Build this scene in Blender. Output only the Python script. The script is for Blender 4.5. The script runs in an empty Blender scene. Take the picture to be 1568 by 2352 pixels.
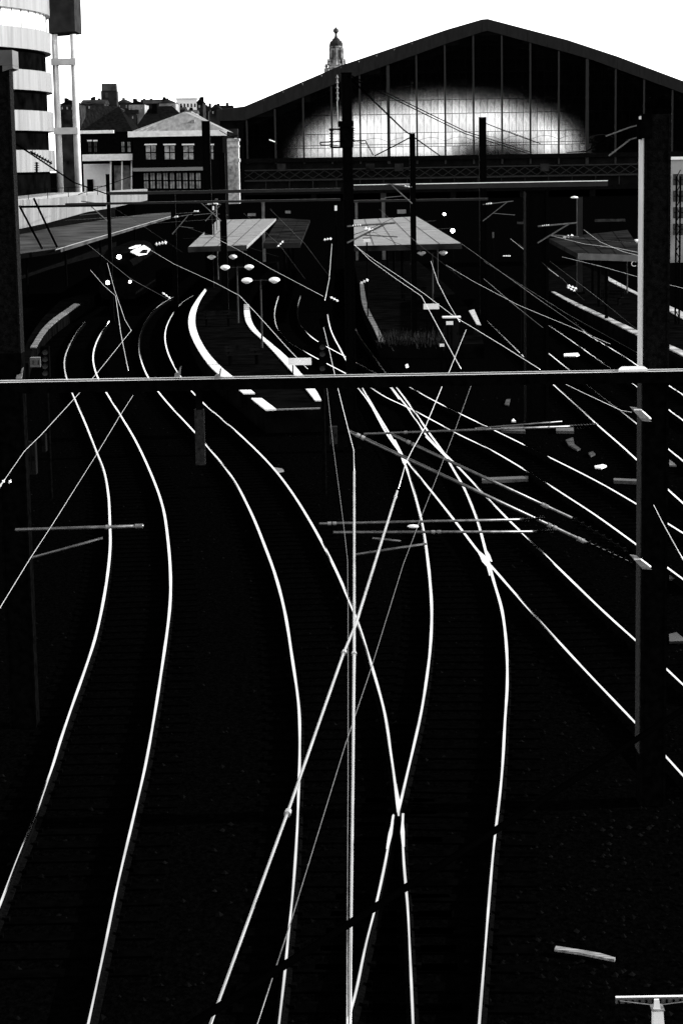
import bpy, math, random
import numpy as np
from mathutils import Vector, Matrix
random.seed(7)
sc = bpy.context.scene
col = sc.collection

# ------------------------------------------------------------------ camera
CAMH, FPX = 9.3, 4835.0            # eye height above rail tops, focal length in units of a 1568x2352 frame
TH = math.atan(806 / FPX); RO = 0.017
F_ = Vector((0, math.cos(TH), -math.sin(TH)))
R0 = Vector((1, 0, 0)); U0 = Vector((0, math.sin(TH), math.cos(TH)))
U_ = U0 * math.cos(RO) + R0 * math.sin(RO)
R_ = R0 * math.cos(RO) - U0 * math.sin(RO)
cd = bpy.data.cameras.new('camera'); cam = bpy.data.objects.new('camera', cd); col.objects.link(cam)
cd.sensor_fit = 'VERTICAL'; cd.sensor_height = 36; cd.sensor_width = 24
cd.lens = 36 * FPX / 2352; cd.clip_start = 0.5; cd.clip_end = 6000
M = Matrix((R_, U_, -F_)).transposed().to_4x4(); M.translation = (0, 0, CAMH)
cam.matrix_world = M
sc.camera = cam

# ------------------------------------------------------------------ sky, sun, exposure
SUN_AZ, SUN_EL = math.radians(86), math.radians(22)     # azimuth from +Y, clockwise (negative = left)
w = bpy.data.worlds.new('World'); sc.world = w; w.use_nodes = True
nt = w.node_tree; bg = nt.nodes['Background']
sky = nt.nodes.new('ShaderNodeTexSky'); sky.sky_type = 'NISHITA'; sky.sun_disc = False
sky.sun_elevation = SUN_EL; sky.sun_rotation = SUN_AZ
sky.altitude = 0; sky.air_density = 1.0; sky.dust_density = 0.3; sky.ozone_density = 1.0
bw = nt.nodes.new('ShaderNodeRGBToBW')
nt.links.new(sky.outputs[0], bw.inputs[0]); nt.links.new(bw.outputs[0], bg.inputs[0])
bg.inputs[1].default_value = 0.15
sd = bpy.data.lights.new('sun', 'SUN'); so = bpy.data.objects.new('sun', sd); col.objects.link(so)
sd.energy = 3.0; sd.angle = math.radians(0.5); sd.color = (1, 1, 1)
sdir = Vector((math.sin(SUN_AZ) * math.cos(SUN_EL), math.cos(SUN_AZ) * math.cos(SUN_EL), math.sin(SUN_EL)))
so.rotation_euler = sdir.to_track_quat('Z', 'Y').to_euler(); so.location = (-40, 40, 60)
sc.view_settings.view_transform = 'Standard'; sc.view_settings.look = 'None'
sc.view_settings.gamma = 1; sc.view_settings.use_curve_mapping = False
sc.view_settings.exposure = 1.8

# ------------------------------------------------------------------ helpers
def ray(x, y): return F_ + R_ * ((x - 784) / FPX) + U_ * ((1176 - y) / FPX)
def gz(x, y, h=0.0):
    d = ray(x, y); t = (h - CAMH) / d.z
    return Vector((0, 0, CAMH)) + d * t
def at(x, y, Y):
    d = ray(x, y); return Vector((0, 0, CAMH)) + d * (Y / d.y)
def px(n, Y): return n * Y / FPX

def mat(name, v, rough=.6, metal=0, spec=.5, nz=0, nsc=5, bump=0, bsc=20, emit=0, stretch=None, lo=.6):
    m = bpy.data.materials.new(name); m.use_nodes = True
    t = m.node_tree; b = t.nodes['Principled BSDF']
    b.inputs['Base Color'].default_value = (v, v, v, 1)
    b.inputs['Roughness'].default_value = rough; b.inputs['Metallic'].default_value = metal
    b.inputs['Specular IOR Level'].default_value = spec
    tc = t.nodes.new('ShaderNodeTexCoord'); vec = tc.outputs['Object']
    if stretch:
        mp = t.nodes.new('ShaderNodeMapping'); mp.inputs['Scale'].default_value = stretch
        t.links.new(vec, mp.inputs[0]); vec = mp.outputs[0]
    if nz:
        n = t.nodes.new('ShaderNodeTexNoise'); n.inputs['Scale'].default_value = nsc; n.inputs['Detail'].default_value = 6
        t.links.new(vec, n.inputs['Vector'])
        r = t.nodes.new('ShaderNodeMapRange'); r.inputs[1].default_value = .3; r.inputs[2].default_value = .7
        r.inputs[3].default_value = v * (1 - nz); r.inputs[4].default_value = min(.9, v * (1 + nz))
        t.links.new(n.outputs[0], r.inputs[0]); t.links.new(r.outputs[0], b.inputs['Base Color'])
        r2 = t.nodes.new('ShaderNodeMapRange'); r2.inputs[1].default_value = .3; r2.inputs[2].default_value = .7
        r2.inputs[3].default_value = rough * .85; r2.inputs[4].default_value = min(1, rough * 1.15)
        t.links.new(n.outputs[0], r2.inputs[0]); t.links.new(r2.outputs[0], b.inputs['Roughness'])
    if bump:
        n = t.nodes.new('ShaderNodeTexNoise'); n.inputs['Scale'].default_value = bsc; n.inputs['Detail'].default_value = 5
        t.links.new(vec, n.inputs['Vector'])
        bp = t.nodes.new('ShaderNodeBump'); bp.inputs['Strength'].default_value = bump; bp.inputs['Distance'].default_value = .05
        t.links.new(n.outputs[0], bp.inputs['Height']); t.links.new(bp.outputs[0], b.inputs['Normal'])
    if emit:
        b.inputs['Emission Color'].default_value = (1, 1, 1, 1); b.inputs['Emission Strength'].default_value = emit
    return m

M_ = dict(
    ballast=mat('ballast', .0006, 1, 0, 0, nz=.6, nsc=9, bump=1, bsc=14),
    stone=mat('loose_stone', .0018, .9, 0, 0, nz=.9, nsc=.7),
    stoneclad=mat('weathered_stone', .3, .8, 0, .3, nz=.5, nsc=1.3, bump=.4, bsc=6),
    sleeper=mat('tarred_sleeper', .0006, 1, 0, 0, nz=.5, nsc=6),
    railtop=mat('polished_rail', .72, .08, 1, .5, nz=.3, nsc=1.1, stretch=(4, 1, 1)),
    railside=mat('rusted_rail', .0016, .8, 0, 0, nz=.6, nsc=20),
    clip=mat('rail_clip', .0009, .6, 0, .0, nz=.9, nsc=3),
    steel=mat('black_paint_steel', .0009, .6, 0, .008, nz=.5, nsc=7, bump=.15, bsc=30),
    poststeel=mat('weathered_lit_post_steel', .0026, .7, 0, .015, nz=.9, nsc=16, bump=.5, bsc=40),
    steelrough=mat('sooty_shaded_steel', .0012, .6, 0, 0, nz=.6, nsc=9),
    girder=mat('grimy_girder', .003, .55, 0, 0, nz=.6, nsc=3),
    mullion=mat('mullion_steel', .008, .5, 0, .15, nz=.5, nsc=2),
    fascia=mat('zinc_fascia', .011, .7, 0, .05, nz=.35, nsc=.5, stretch=(3, 1, .6)),
    galv=mat('galvanised_steel', .16, .45, .3, .5, nz=.5, nsc=14),
    tube=mat('cantilever_tube', .09, .38, .7, .5, nz=.5, nsc=12),
    bright=mat('bright_wire', .85, .28, 1, .5),
    rod=mat('pale_sleeve', .36, .3, .85, .6, nz=.15, nsc=2),
    cable=mat('black_cable', .0002, .8, 0, .0),
    mott=mat('mottled_grey', .011, .9, 0, .1, nz=.85, nsc=16),
    asphalt=mat('platform_asphalt', .0016, 1, 0, .0, nz=.6, nsc=1.2, bump=.3, bsc=8),
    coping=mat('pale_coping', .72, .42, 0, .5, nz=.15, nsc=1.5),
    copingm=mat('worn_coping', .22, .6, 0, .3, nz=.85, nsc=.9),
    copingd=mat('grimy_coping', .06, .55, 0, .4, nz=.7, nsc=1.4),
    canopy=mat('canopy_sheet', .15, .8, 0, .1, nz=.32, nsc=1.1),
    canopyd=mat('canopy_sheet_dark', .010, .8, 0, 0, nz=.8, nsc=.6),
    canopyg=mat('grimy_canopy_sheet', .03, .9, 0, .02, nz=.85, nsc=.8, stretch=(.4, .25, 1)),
    scrap=mat('dull_scrap', .03, .9, 0, .05, nz=.7, nsc=3),
    boxgrey=mat('box_concrete', .02, .9, 0, 0, nz=.35, nsc=.9),
    white=mat('white_paint', .8, .4, 0, .5, nz=.06, nsc=3),
    lampw=mat('lamp_shell', .82, .3, 0, .5),
    concrete=mat('pale_concrete', .11, .4, 0, .5, nz=.42, nsc=.8, stretch=(2.2, 2.2, .12)),
    colpaint_litplate=mat('column_paint_lit_plate', .5, .6, 0, .4, nz=.15, nsc=1),
    concreted=mat('dark_concrete', .0045, .8, 0, 0, nz=.35, nsc=.9),
    glassd=mat('dark_glass', .0008, .04, 0, .02),
    blackpane=mat('black_pane', .0012, .5, 0, 0, nz=.8, nsc=.6),
    brick=mat('sooty_brick', .0018, .9, 0, 0, nz=.6, nsc=4),
    roofd=mat('slate_roof', .004, .8, 0, 0, nz=.6, nsc=2),
    farroof=mat('far_pale_roof', .05, .9, 0, 0, nz=.7, nsc=.3),
    roofz=mat('zinc_roof', .13, .6, .2, .5, nz=.5, nsc=.7, stretch=(3, .6, .6)),
    far=mat('far_masonry', .018, .9, 0, 0, nz=.8, nsc=.35),
    farl=mat('far_pale_masonry', .22, .9, 0, .1, nz=.5, nsc=.3),
    belf=mat('belfry_stone', .16, .9, 0, .1, nz=.9, nsc=.45),
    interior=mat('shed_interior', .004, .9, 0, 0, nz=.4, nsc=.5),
    windowl=mat('window_pale', .18, .4, 0, .4, nz=.7, nsc=1.2),
    sign=mat('sign_enamel', .8, .3, 0, .5),
    timber=mat('grey_timber', .04, .8, 0, .3, nz=.7, nsc=3, stretch=(1, 8, 8)),
    timberl=mat('bleached_timber', .16, .8, 0, .2, nz=.7, nsc=6, stretch=(1, 6, 6)),
    grass=mat('dry_grass', .011, .9, 0, 0, nz=.6, nsc=2),
    lampon=mat('lit_lamp', .9, .3, 0, .5, emit=6),
    lens=mat('signal_lens', .02, .4, 0, .2),
)
# reeded wired glass, slightly diffusing
g = bpy.data.materials.new('wired_glass'); g.use_nodes = True; t = g.node_tree
for n in list(t.nodes):
    if n.type == 'BSDF_PRINCIPLED': t.nodes.remove(n)
out = [n for n in t.nodes if n.type == 'OUTPUT_MATERIAL'][0]
rf = t.nodes.new('ShaderNodeBsdfRefraction'); rf.distribution = 'BECKMANN'; rf.inputs['IOR'].default_value = 1.4; rf.inputs['Roughness'].default_value = .15
rf.inputs['Color'].default_value = (.86, .86, .86, 1)
dfb = t.nodes.new('ShaderNodeBsdfDiffuse'); dfb.inputs['Color'].default_value = (.004, .004, .004, 1)
nzn = t.nodes.new('ShaderNodeTexNoise'); nzn.inputs['Scale'].default_value = .9; nzn.inputs['Detail'].default_value = 5
tcn = t.nodes.new('ShaderNodeTexCoord'); mpn = t.nodes.new('ShaderNodeMapping'); mpn.inputs['Scale'].default_value = (2.5, 1, .5)
t.links.new(tcn.outputs['Object'], mpn.inputs[0]); t.links.new(mpn.outputs[0], nzn.inputs['Vector'])
mr = t.nodes.new('ShaderNodeMapRange'); mr.inputs[1].default_value = .35; mr.inputs[2].default_value = .75
mr.inputs[3].default_value = .04; mr.inputs[4].default_value = .28
t.links.new(nzn.outputs[0], mr.inputs[0])
oi = t.nodes.new('ShaderNodeObjectInfo'); mo = t.nodes.new('ShaderNodeMapRange'); mo.inputs[3].default_value = .64; mo.inputs[4].default_value = .84
t.links.new(oi.outputs['Random'], mo.inputs[0]); t.links.new(mo.outputs[0], rf.inputs['Color'])
mx = t.nodes.new('ShaderNodeMixShader'); t.links.new(mr.outputs[0], mx.inputs[0])
t.links.new(rf.outputs[0], mx.inputs[1]); t.links.new(dfb.outputs[0], mx.inputs[2]); t.links.new(mx.outputs[0], out.inputs[0])
M_['wired'] = g

class MB:
    def __init__(s): s.v = []; s.f = []; s.mi = []
    def add(s, vs, fs, mi=0):
        o = len(s.v); s.v += [tuple(v) for v in vs]
        for f in fs: s.f.append([o + i for i in f]); s.mi.append(mi)
    def hexa(s, p, mi=0):     # 4 bottom, 4 top
        s.add(p, [(3, 2, 1, 0), (4, 5, 6, 7), (0, 1, 5, 4), (1, 2, 6, 5), (2, 3, 7, 6), (3, 0, 4, 7)], mi)
    def box(s, a, b, mi=0):
        x0, x1 = sorted((a[0], b[0])); y0, y1 = sorted((a[1], b[1])); z0, z1 = sorted((a[2], b[2]))
        s.hexa([(x0, y0, z0), (x1, y0, z0), (x1, y1, z0), (x0, y1, z0), (x0, y0, z1), (x1, y0, z1), (x1, y1, z1), (x0, y1, z1)], mi)
    def ext(s, pts, vec, mi=0):
        n = len(pts); v = Vector(vec)
        a = [Vector(p) for p in pts]; b = [p + v for p in a]
        s.add(a + b, [tuple(range(n)), tuple(range(2 * n - 1, n - 1, -1))] + [(i, (i + 1) % n + 0, (i + 1) % n + n, i + n) for i in range(n)], mi)
    def tube(s, pts, r, n=8, mi=0, cap=True):
        pts = [Vector(p) for p in pts]; rs = r if isinstance(r, (list, tuple)) else [r] * len(pts)
        vs = []; fs = []
        for i, p in enumerate(pts):
            d = (pts[min(i + 1, len(pts) - 1)] - pts[max(i - 1, 0)]).normalized()
            up = Vector((0, 0, 1)) if abs(d.z) < .95 else Vector((1, 0, 0))
            a = d.cross(up).normalized(); b = a.cross(d)
            for k in range(n):
                q = 2 * math.pi * (k + .5) / n; vs.append(p + (a * math.cos(q) + b * math.sin(q)) * rs[i])
        for i in range(len(pts) - 1):
            for k in range(n):
                k2 = (k + 1) % n; fs.append((i * n + k, i * n + k2, (i + 1) * n + k2, (i + 1) * n + k))
        if cap: fs.append(tuple(range(n - 1, -1, -1))); fs.append(tuple(range((len(pts) - 1) * n, len(pts) * n)))
        s.add(vs, fs, mi)
    def bar(s, p, q, wd, dp, mi=0):      # rectangular bar between two points
        p, q = Vector(p), Vector(q); d = (q - p).normalized()
        up = Vector((0, 1, 0)) if abs(d.y) < .9 else Vector((0, 0, 1))
        a = d.cross(up).normalized() * wd / 2; b = d.cross(a).normalized() * dp / 2
        s.hexa([p - a - b, p + a - b, p + a + b, p - a + b, q - a - b, q + a - b, q + a + b, q - a + b], mi)
    def lathe(s, c, prof, n=12, axis=(0, 0, 1), mi=0):
        s.tube([Vector(c) + Vector(axis) * z for z, r in prof], [max(r, .001) for z, r in prof], n, mi)
    def build(s, name, m, parent=None, smooth=False, kind=None):
        me = bpy.data.meshes.new(name); me.from_pydata(s.v, [], s.f)
        ms = m if isinstance(m, (list, tuple)) else [m]
        for k in ms: me.materials.append(M_[k])
        me.polygons.foreach_set('material_index', s.mi)
        if smooth: me.polygons.foreach_set('use_smooth', [True] * len(me.polygons))
        me.update()
        import bmesh as _b
        bm = _b.new(); bm.from_mesh(me); _b.ops.recalc_face_normals(bm, faces=bm.faces); bm.to_mesh(me); bm.free()
        o = bpy.data.objects.new(name, me); col.objects.link(o)
        par(o, parent)
        if kind: o['kind'] = kind
        return o
def wloc(o):
    v = Vector(o.location)
    return v + (wloc(o.parent) - wloc(o.parent) if o.parent else Vector())
def par(o, parent):
    if parent is None: return
    o.parent = parent
    v = Vector(parent.location) if parent.parent is None else Vector()
    if parent.parent is None: o.matrix_parent_inverse = Matrix.Translation(-v)
    else: o.matrix_parent_inverse = Matrix.Identity(4)
def thing(name, label, cat, loc=(0, 0, 0), group=None):
    o = bpy.data.objects.new(name, None); col.objects.link(o); o.location = loc; o.empty_display_size = .2
    return tag(o, label, cat, group)
def tag(o, label, cat, group=None):
    o['label'] = label; o['category'] = cat
    if group: o['group'] = group
    return o
def spline(pts, step=6.0):
    P = [np.array(p, float) for p in pts]; P = [2 * P[0] - P[1]] + P + [2 * P[-1] - P[-2]]
    o = []
    for i in range(1, len(P) - 2):
        a, b, c, d = P[i - 1:i + 3]; n = max(2, int(np.linalg.norm(c - b) / step))
        # centripetal-like: limit tangents for uneven spacing
        lb = np.linalg.norm(c - b); m1 = (c - a) / max(np.linalg.norm(c - b) + np.linalg.norm(b - a), 1e-6) * lb
        m2 = (d - b) / max(np.linalg.norm(d - c) + np.linalg.norm(c - b), 1e-6) * lb
        for k in range(n):
            u = k / n
            o.append((2 * u**3 - 3 * u**2 + 1) * b + (u**3 - 2 * u**2 + u) * m1 + (-2 * u**3 + 3 * u**2) * c + (u**3 - u**2) * m2)
    o.append(P[-2])
    o = np.array(o)
    for _ in range(9):          # light smoothing, ends kept
        o[1:-1] = .25 * o[:-2] + .5 * o[1:-1] + .25 * o[2:]
    return o
def gpts(pts, h=0.0, step=6.0): return [gz(p[0], p[1], h) for p in spline(pts, step)]

# ------------------------------------------------------------------ ground
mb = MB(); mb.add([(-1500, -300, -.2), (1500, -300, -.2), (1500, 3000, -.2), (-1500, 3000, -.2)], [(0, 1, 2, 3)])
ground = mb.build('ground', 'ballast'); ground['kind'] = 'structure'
mb = MB()
for i in range(2600):
    y = 18 + 75 * random.random() ** 1.5; x = random.uniform(-.19, .19) * y
    if random.random() < .35: x = random.uniform(.08, .17) * y
    r = random.uniform(.02, .055); c = Vector((x, y, -.2 + r * .3))
    vs = [c + Vector((r * math.cos(a) * random.uniform(.7, 1.2), r * math.sin(a) * random.uniform(.7, 1.2), random.uniform(-.3, .3) * r)) for a in (0, 1.26, 2.5, 3.8, 5.0)]
    vs += [c + Vector((0, 0, r * random.uniform(.5, .9)))]
    mb.add(vs, [(0, 1, 5), (1, 2, 5), (2, 3, 5), (3, 4, 5), (4, 0, 5)])
st = mb.build('loose_ballast_stones', 'stone', kind='stuff'); tag(st, 'scattered loose ballast stones between the black tracks', 'stones')

# ------------------------------------------------------------------ tracks
RAILS = dict(
 R1=[(196,738),(184,751),(163,785),(148,826),(152,865),(162,894),(194,966),(222,1038),(240,1083),(250,1142),(253,1208),(254,1250),(248,1316),(236,1390),(219,1466),(193,1546),(167,1619),(139,1702),(122,1758),(101,1817),(82,1872),(40,1975),(0,2080),(-70,2250)],
 R2=[(252,737),(240,753),(222,785),(213,819),(222,861),(240,894),(271,944),(313,1014),(354,1104),(375,1166),(384,1222),(391,1298),(392,1368),(387,1428),(375,1515),(358,1626),(335,1755),(309,1869),(270,2035),(240,2180),(203,2352),(185,2430)],
 R3=[(398,682),(370,698),(347,719),(328,746),(319,785),(321,816),(338,863),(358,892),(389,930),(446,991),(484,1034),(536,1100),(578,1180),(605,1246),(633,1323),(655,1410),(671,1512),(684,1602),(688,1655),(688,1748),(686,1808),(682,1912),(673,2044),(663,2141),(653,2245),(641,2349),(632,2430)],
 R4=[(445,678),(420,692),(396,722),(382,750),(378,774),(385,809),(410,858),(446,905),(484,941),(553,1000),(626,1073),(678,1142),(734,1236),(779,1326),(817,1418),(852,1525),(883,1637),(897,1730),(906,1793),(914,1866)],
 R4b=[(925,1868),(924,1912),(927,1981),(930.5,2023),(936,2086),(941,2190),(948,2349),(951,2430)],
 R5=[(752,722),(755,743),(763,768),(779,797),(797,832),(828,884),(869,955),(894,996),(928,1062),(949,1125),(967,1194),(979,1264),(987,1335),(991,1407),(988,1484),(981,1546),(968,1630),(953,1699),(935,1776),(915,1862)],
 R5b=[(903,1872),(897.6,1905),(885,1978),(863,2079),(840,2169),(816,2283),(797,2350),(776,2430)],
 R8=[(800,722),(812,748),(826,774),(859,819),(883,854),(906,884),(946,938),(984,993),(1022,1045),(1040,1078),(1062,1114),(1093,1187),(1103.5,1222),(1116,1271),(1124,1302),(1136,1345),(1152,1400),(1162.5,1487),(1164,1574),(1159,1654),(1154,1748),(1149,1808),(1142,1870),(1133,1947),(1121,2085),(1110,2224),(1100,2349),(1095,2430)],
 R9=[(816,884),(846,921),(890,1000),(942,1069),(985,1122),(1029,1177),(1069,1229),(1098,1267),(1135,1309),(1162,1340),(1215,1400),(1336,1532),(1470,1673),(1532,1742),(1590,1806)],
 R10=[(893,884),(935,935),(981,1003),(1029,1050),(1062,1083),(1117,1142),(1173,1199.5),(1206,1231),(1301,1323),(1388,1407),(1472,1483),(1532,1539),(1590,1594)],
 R6=[(640,680),(633,701),(628,729),(632,746),(654,778),(682,797),(718,818),(783,852),(842,884),(883,911),(939,937),(1024,982),(1057,1000),(1128,1034),(1211,1083),(1301,1140),(1371,1186),(1473,1260),(1536,1307),(1590,1347)],
 R7=[(690,680),(680,717),(684,738),(699,760),(724,781),(783,814),(814,830),(857,854),(932,884),(970,906),(1029,937),(1128,985),(1232,1036),(1371,1106),(1473,1165),(1538,1206),(1590,1238)],
 R11=[(1108,725),(1119,738),(1150,768),(1206,823),(1240,855),(1274,887),(1319,927),(1350,956),(1378,982),(1426.5,1024),(1474,1068),(1536,1127),(1590,1176)],
 R12=[(1215,775),(1256,809),(1303,847),(1338,876.5),(1371,902.6),(1423,942.5),(1480,988),(1538,1034.5),(1590,1078)],
 R13=[(1240,735),(1274,757),(1319,788),(1400,845.5),(1444,876.5),(1475,898),(1548,951),(1590,983)],
 R14=[(1250,672),(1294.5,708),(1341,764),(1357,774),(1433,819),(1461,838.5),(1545,892),(1590,922)],
)
PROF = [(-.036, -.045, 1), (-.036, -.014, 1), (-.030, -.004, 0), (-.020, -.0005, 0), (0, 0, 0), (.020, -.0005, 0), (.030, -.004, 0), (.036, -.014, 1), (.036, -.045, 1), (.009, -.055, 1), (.009, -.135, 1), (.07, -.155, 1), (.07, -.17, 1), (-.07, -.17, 1), (-.07, -.155, 1), (-.009, -.135, 1), (-.009, -.055, 1)]
def sweep_rail(pts, parent, name='rail', label=None):
    mb = MB(); n = len(PROF); vs = []; fs = []; mi = []
    for i, p in enumerate(pts):
        d = pts[min(i + 1, len(pts) - 1)] - pts[max(i - 1, 0)]; d.z = 0; d.normalize(); s = Vector((d.y, -d.x, 0))
        k_ = min(1, max(0, (p.y - 24) / 26)); hb = .0135 + .0185 * k_ + .002 * math.sin(p.y * 1.7 + p.x)      # half width of the polished running band, widening with distance
        for q, (u, z, _) in enumerate(PROF):
            if q in (3, 5): u = math.copysign(min(hb, .031), u)
            if q in (2, 6): u = math.copysign(.034, u)
            vs.append(p + s * u + Vector((0, 0, z)))
    for i in range(len(pts) - 1):
        for k in range(n):
            k2 = (k + 1) % n; fs.append((i * n + k, i * n + k2, (i + 1) * n + k2, (i + 1) * n + k))
            mi.append(0 if 3 <= k <= 4 else 1)
    fs += [tuple(range(n)), tuple(range(len(pts) * n - 1, (len(pts) - 1) * n - 1, -1))]; mi += [1, 1]
    mb.v = [tuple(v) for v in vs]; mb.f = [list(f) for f in fs]; mb.mi = mi
    o = mb.build(name, ['railtop', 'railside'], parent)
    if label: o['label'] = label
    return o
def track(label, a, b, extra=()):
    A, B = gpts(RAILS[a]), gpts(RAILS[b])
    t = thing('railway_track', label, 'track', A[len(A) // 2] - Vector((0, 0, .17)), 'railway tracks of the station throat')
    sweep_rail(A, t); sweep_rail(B, t)
    for e in extra: sweep_rail(gpts(RAILS[e]), t)
    Aa = np.array([tuple(p) for p in A + [q for e in extra if e[1] == a[1] for q in gpts(RAILS[e])]])
    Bb = np.array([tuple(p) for p in B + [q for e in extra if e[1] == b[1] for q in gpts(RAILS[e])]])
    def rs(X, ds):
        L = np.r_[0, np.cumsum(np.linalg.norm(np.diff(X, axis=0), axis=1))]; q = np.arange(0, L[-1], ds)
        return np.stack([np.interp(q, L, X[:, k]) for k in range(3)], 1)
    S = rs(Aa, .6); Bf = rs(Bb, .1); sl = MB(); cl = MB()
    for i, p in enumerate(S):
        if p[1] > 110: continue
        j = np.argmin(np.linalg.norm(Bf - p, axis=1)); q = Bf[j]; d = Vector(q - p); L = d.length
        if not 1.1 < L < 2.0: continue
        d.normalize(); e = Vector((-d.y, d.x, 0)); c = (Vector(p) + Vector(q)) / 2
        a_, b_ = c - d * 1.3, c + d * 1.3
        sl.hexa([x + Vector((0, 0, z)) for z in (-.3, -.172) for x in (a_ - e * .125, b_ - e * .125, b_ + e * .125, a_ + e * .125)])
        for r in (Vector(p), Vector(q)):
            for sg in (-1, 1):
                m = r + d * sg * .105
                cl.hexa([m + d * u + e * v_ + Vector((0, 0, z)) for z in (-.17, -.125) for u, v_ in ((-.03, -.045), (.03, -.045), (.03, .045), (-.03, .045))])
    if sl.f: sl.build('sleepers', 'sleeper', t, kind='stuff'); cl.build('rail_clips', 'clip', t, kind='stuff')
    return t
track('leftmost curving track sweeping down to the lower left corner', 'R1', 'R2')
T2 = track('second curving track from the left, beside the island platform', 'R3', 'R4', ('R4b',))
T3 = track('central S-curved track crossing its neighbour at the sharp frog', 'R5', 'R8', ('R5b',))
T4 = track('track branching off the central one towards the lower right', 'R9', 'R10')
track('long diagonal track running under the two slanted cantilever tubes', 'R6', 'R7')
track('track running behind the black gantry post to the right edge', 'R11', 'R12')
track('rightmost track alongside the right-hand platform', 'R13', 'R14')
# wing rails and check rails of the crossings
def flat_rail(parent, pl, wpx, name, h=0.0):
    ps = [gz(p[0], p[1], h) for p in pl]; mb = MB()
    for i in range(len(ps) - 1):
        a, b = ps[i], ps[i + 1]; wa, wb = px(wpx[i], a.y) / 2, px(wpx[i + 1], b.y) / 2
        X = Vector((1, 0, 0))
        vs = [a - X * wa, a + X * wa, b + X * wb, b - X * wb]
        mb.hexa([v - Vector((0, 0, .16)) for v in vs] + vs, 0)
    return mb.build(name, 'railtop', parent)
flat_rail(T3, [(903,1870),(901,1890),(896,1915),(889,1950)], [2.5, 5, 10, 6], 'wing_rail', .004)
flat_rail(T2, [(925,1868),(924,1890),(924,1912),(926,1945)], [2.5, 6, 10, 6], 'wing_rail', .004)
flat_rail(T2, [(908,1800),(914,1845),(915,1874)], [5, 10, 4], 'frog_nose', .004)
flat_rail(T4, [(1098,1266),(1110,1280),(1115,1290),(1128,1308)], [6, 15, 17, 9], 'frog_nose', .004)
flat_rail(T4, [(1114,1262),(1120,1275),(1128,1290)], [4, 9, 4], 'wing_rail', .004)
flat_rail(T4, [(1115,1285),(1120,1305),(1124,1322)], [5, 4, 3], 'wing_rail', .004)
flat_rail(T3, [(893,884),(906,900),(917,917)], [6, 6, 4], 'check_rail', .004)
flat_rail(T3, [(905,1010),(920,1040),(929,1064)], [5, 6, 8], 'check_rail', .004)
flat_rail(T4, [(978,1003),(1005,1030),(1026,1052)], [5, 5, 4], 'check_rail', .004)

# ------------------------------------------------------------------ platforms
def platform(label, left, right, z, m_edge, stripL=None, stripR=None, endcap=None, mtop='asphalt'):
    L, R = gpts(left, z), gpts(right, z)
    c = sum(L + R, Vector()) / (len(L) + len(R)); c.z = -.2
    t = thing('platform', label, 'platform', c)
    mb = MB(); n = min(len(L), len(R))
    li = [L[int(i * (len(L) - 1) / (n - 1))] for i in range(n)]; ri = [R[int(i * (len(R) - 1) / (n - 1))] for i in range(n)]
    dz = Vector((0, 0, -z - .25)); vs = []; fs = []
    for a, b in zip(li, ri): vs += [a, b, b + dz, a + dz]
    for i in range(n - 1):
        for k in range(4): fs.append((i * 4 + k, i * 4 + (k + 1) % 4, i * 4 + 4 + (k + 1) % 4, i * 4 + 4 + k))
    fs += [(0, 1, 2, 3), ((n - 1) * 4 + 3, (n - 1) * 4 + 2, (n - 1) * 4 + 1, (n - 1) * 4)]
    mb.add(vs, fs); mb.build('platform_slab', mtop, t)
    for st_ in (stripL, stripR):
        if st_: coping(t, st_[0], st_[1], z + .006, m_edge if len(st_) < 3 else st_[2], st_[3] if len(st_) > 3 else 3.2)
    if endcap:
        coping(t, [(577,917),(594,931),(611,944)], [(601,917),(618,930),(635,943)], z + .006, m_edge, 3.0)
        a, b = gz(*endcap[0], z), gz(*endcap[1], z); mb = MB()
        mb.hexa([a + Vector((0, 0, .006)), b + Vector((0, 0, .006)), b + Vector((0, .1, .006)), a + Vector((0, .1, .006)), a + Vector((0, 0, .05)), b + Vector((0, 0, .05)), b + Vector((0, .1, .05)), a + Vector((0, .1, .05))])
        mb.build('end_coping', 'galv', t)
    return t
def coping(t, A, B, z, m, plen):
    A, B = np.array([tuple(p) for p in gpts(A, z)]), np.array([tuple(p) for p in gpts(B, z)])
    def par_(X):
        L = np.r_[0, np.cumsum(np.linalg.norm(np.diff(X, axis=0), axis=1))]; return L / L[-1], L[-1]
    ua, La = par_(A); ub, Lb = par_(B); n = max(2, int(La / plen))
    ev = lambda X, u, q: Vector([np.interp(q, u, X[:, k]) for k in range(3)])
    for i in range(n):
        g_ = .012 if random.random() < .8 else .05
        q0, q1 = (i + g_) / n, (i + 1 - g_) / n; mb = MB(); K = 4; vs = []; fs = []
        dz = Vector((0, 0, .05 + random.uniform(-.006, .006)))
        for k in range(K + 1):
            q = q0 + (q1 - q0) * k / K; a, b = ev(A, ua, q), ev(B, ub, q)
            vs += [a, b, b + dz, a + dz]
        for k in range(K):
            for j in range(4): fs.append((k * 4 + j, k * 4 + (j + 1) % 4, k * 4 + 4 + (j + 1) % 4, k * 4 + 4 + j))
        fs += [(0, 1, 2, 3), (K * 4 + 3, K * 4 + 2, K * 4 + 1, K * 4)]
        mb.add(vs, fs); mb.build('coping_stone', m, t)
SL = ([(471,664),(450,692),(436,715),(431,736),(432,753),(441,778),(462,816),(490,851),(540,889),(562,908),(611,944)],
      [(474,668),(455,698),(449,720),(448,748),(458,778),(483,819),(524,859),(566,889),(588,908),(635,943)])
SLa = (SL[0][:9] + [(560,906)], SL[1][:8] + [(586,906)])
SR = ([(560,700),(562,736),(574,757),(602,781),(661,845),(696,887),(724,922)],
      [(572,700),(578,743),(600,771),(661,823),(689,858),(720,889),(738,922)])
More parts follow.
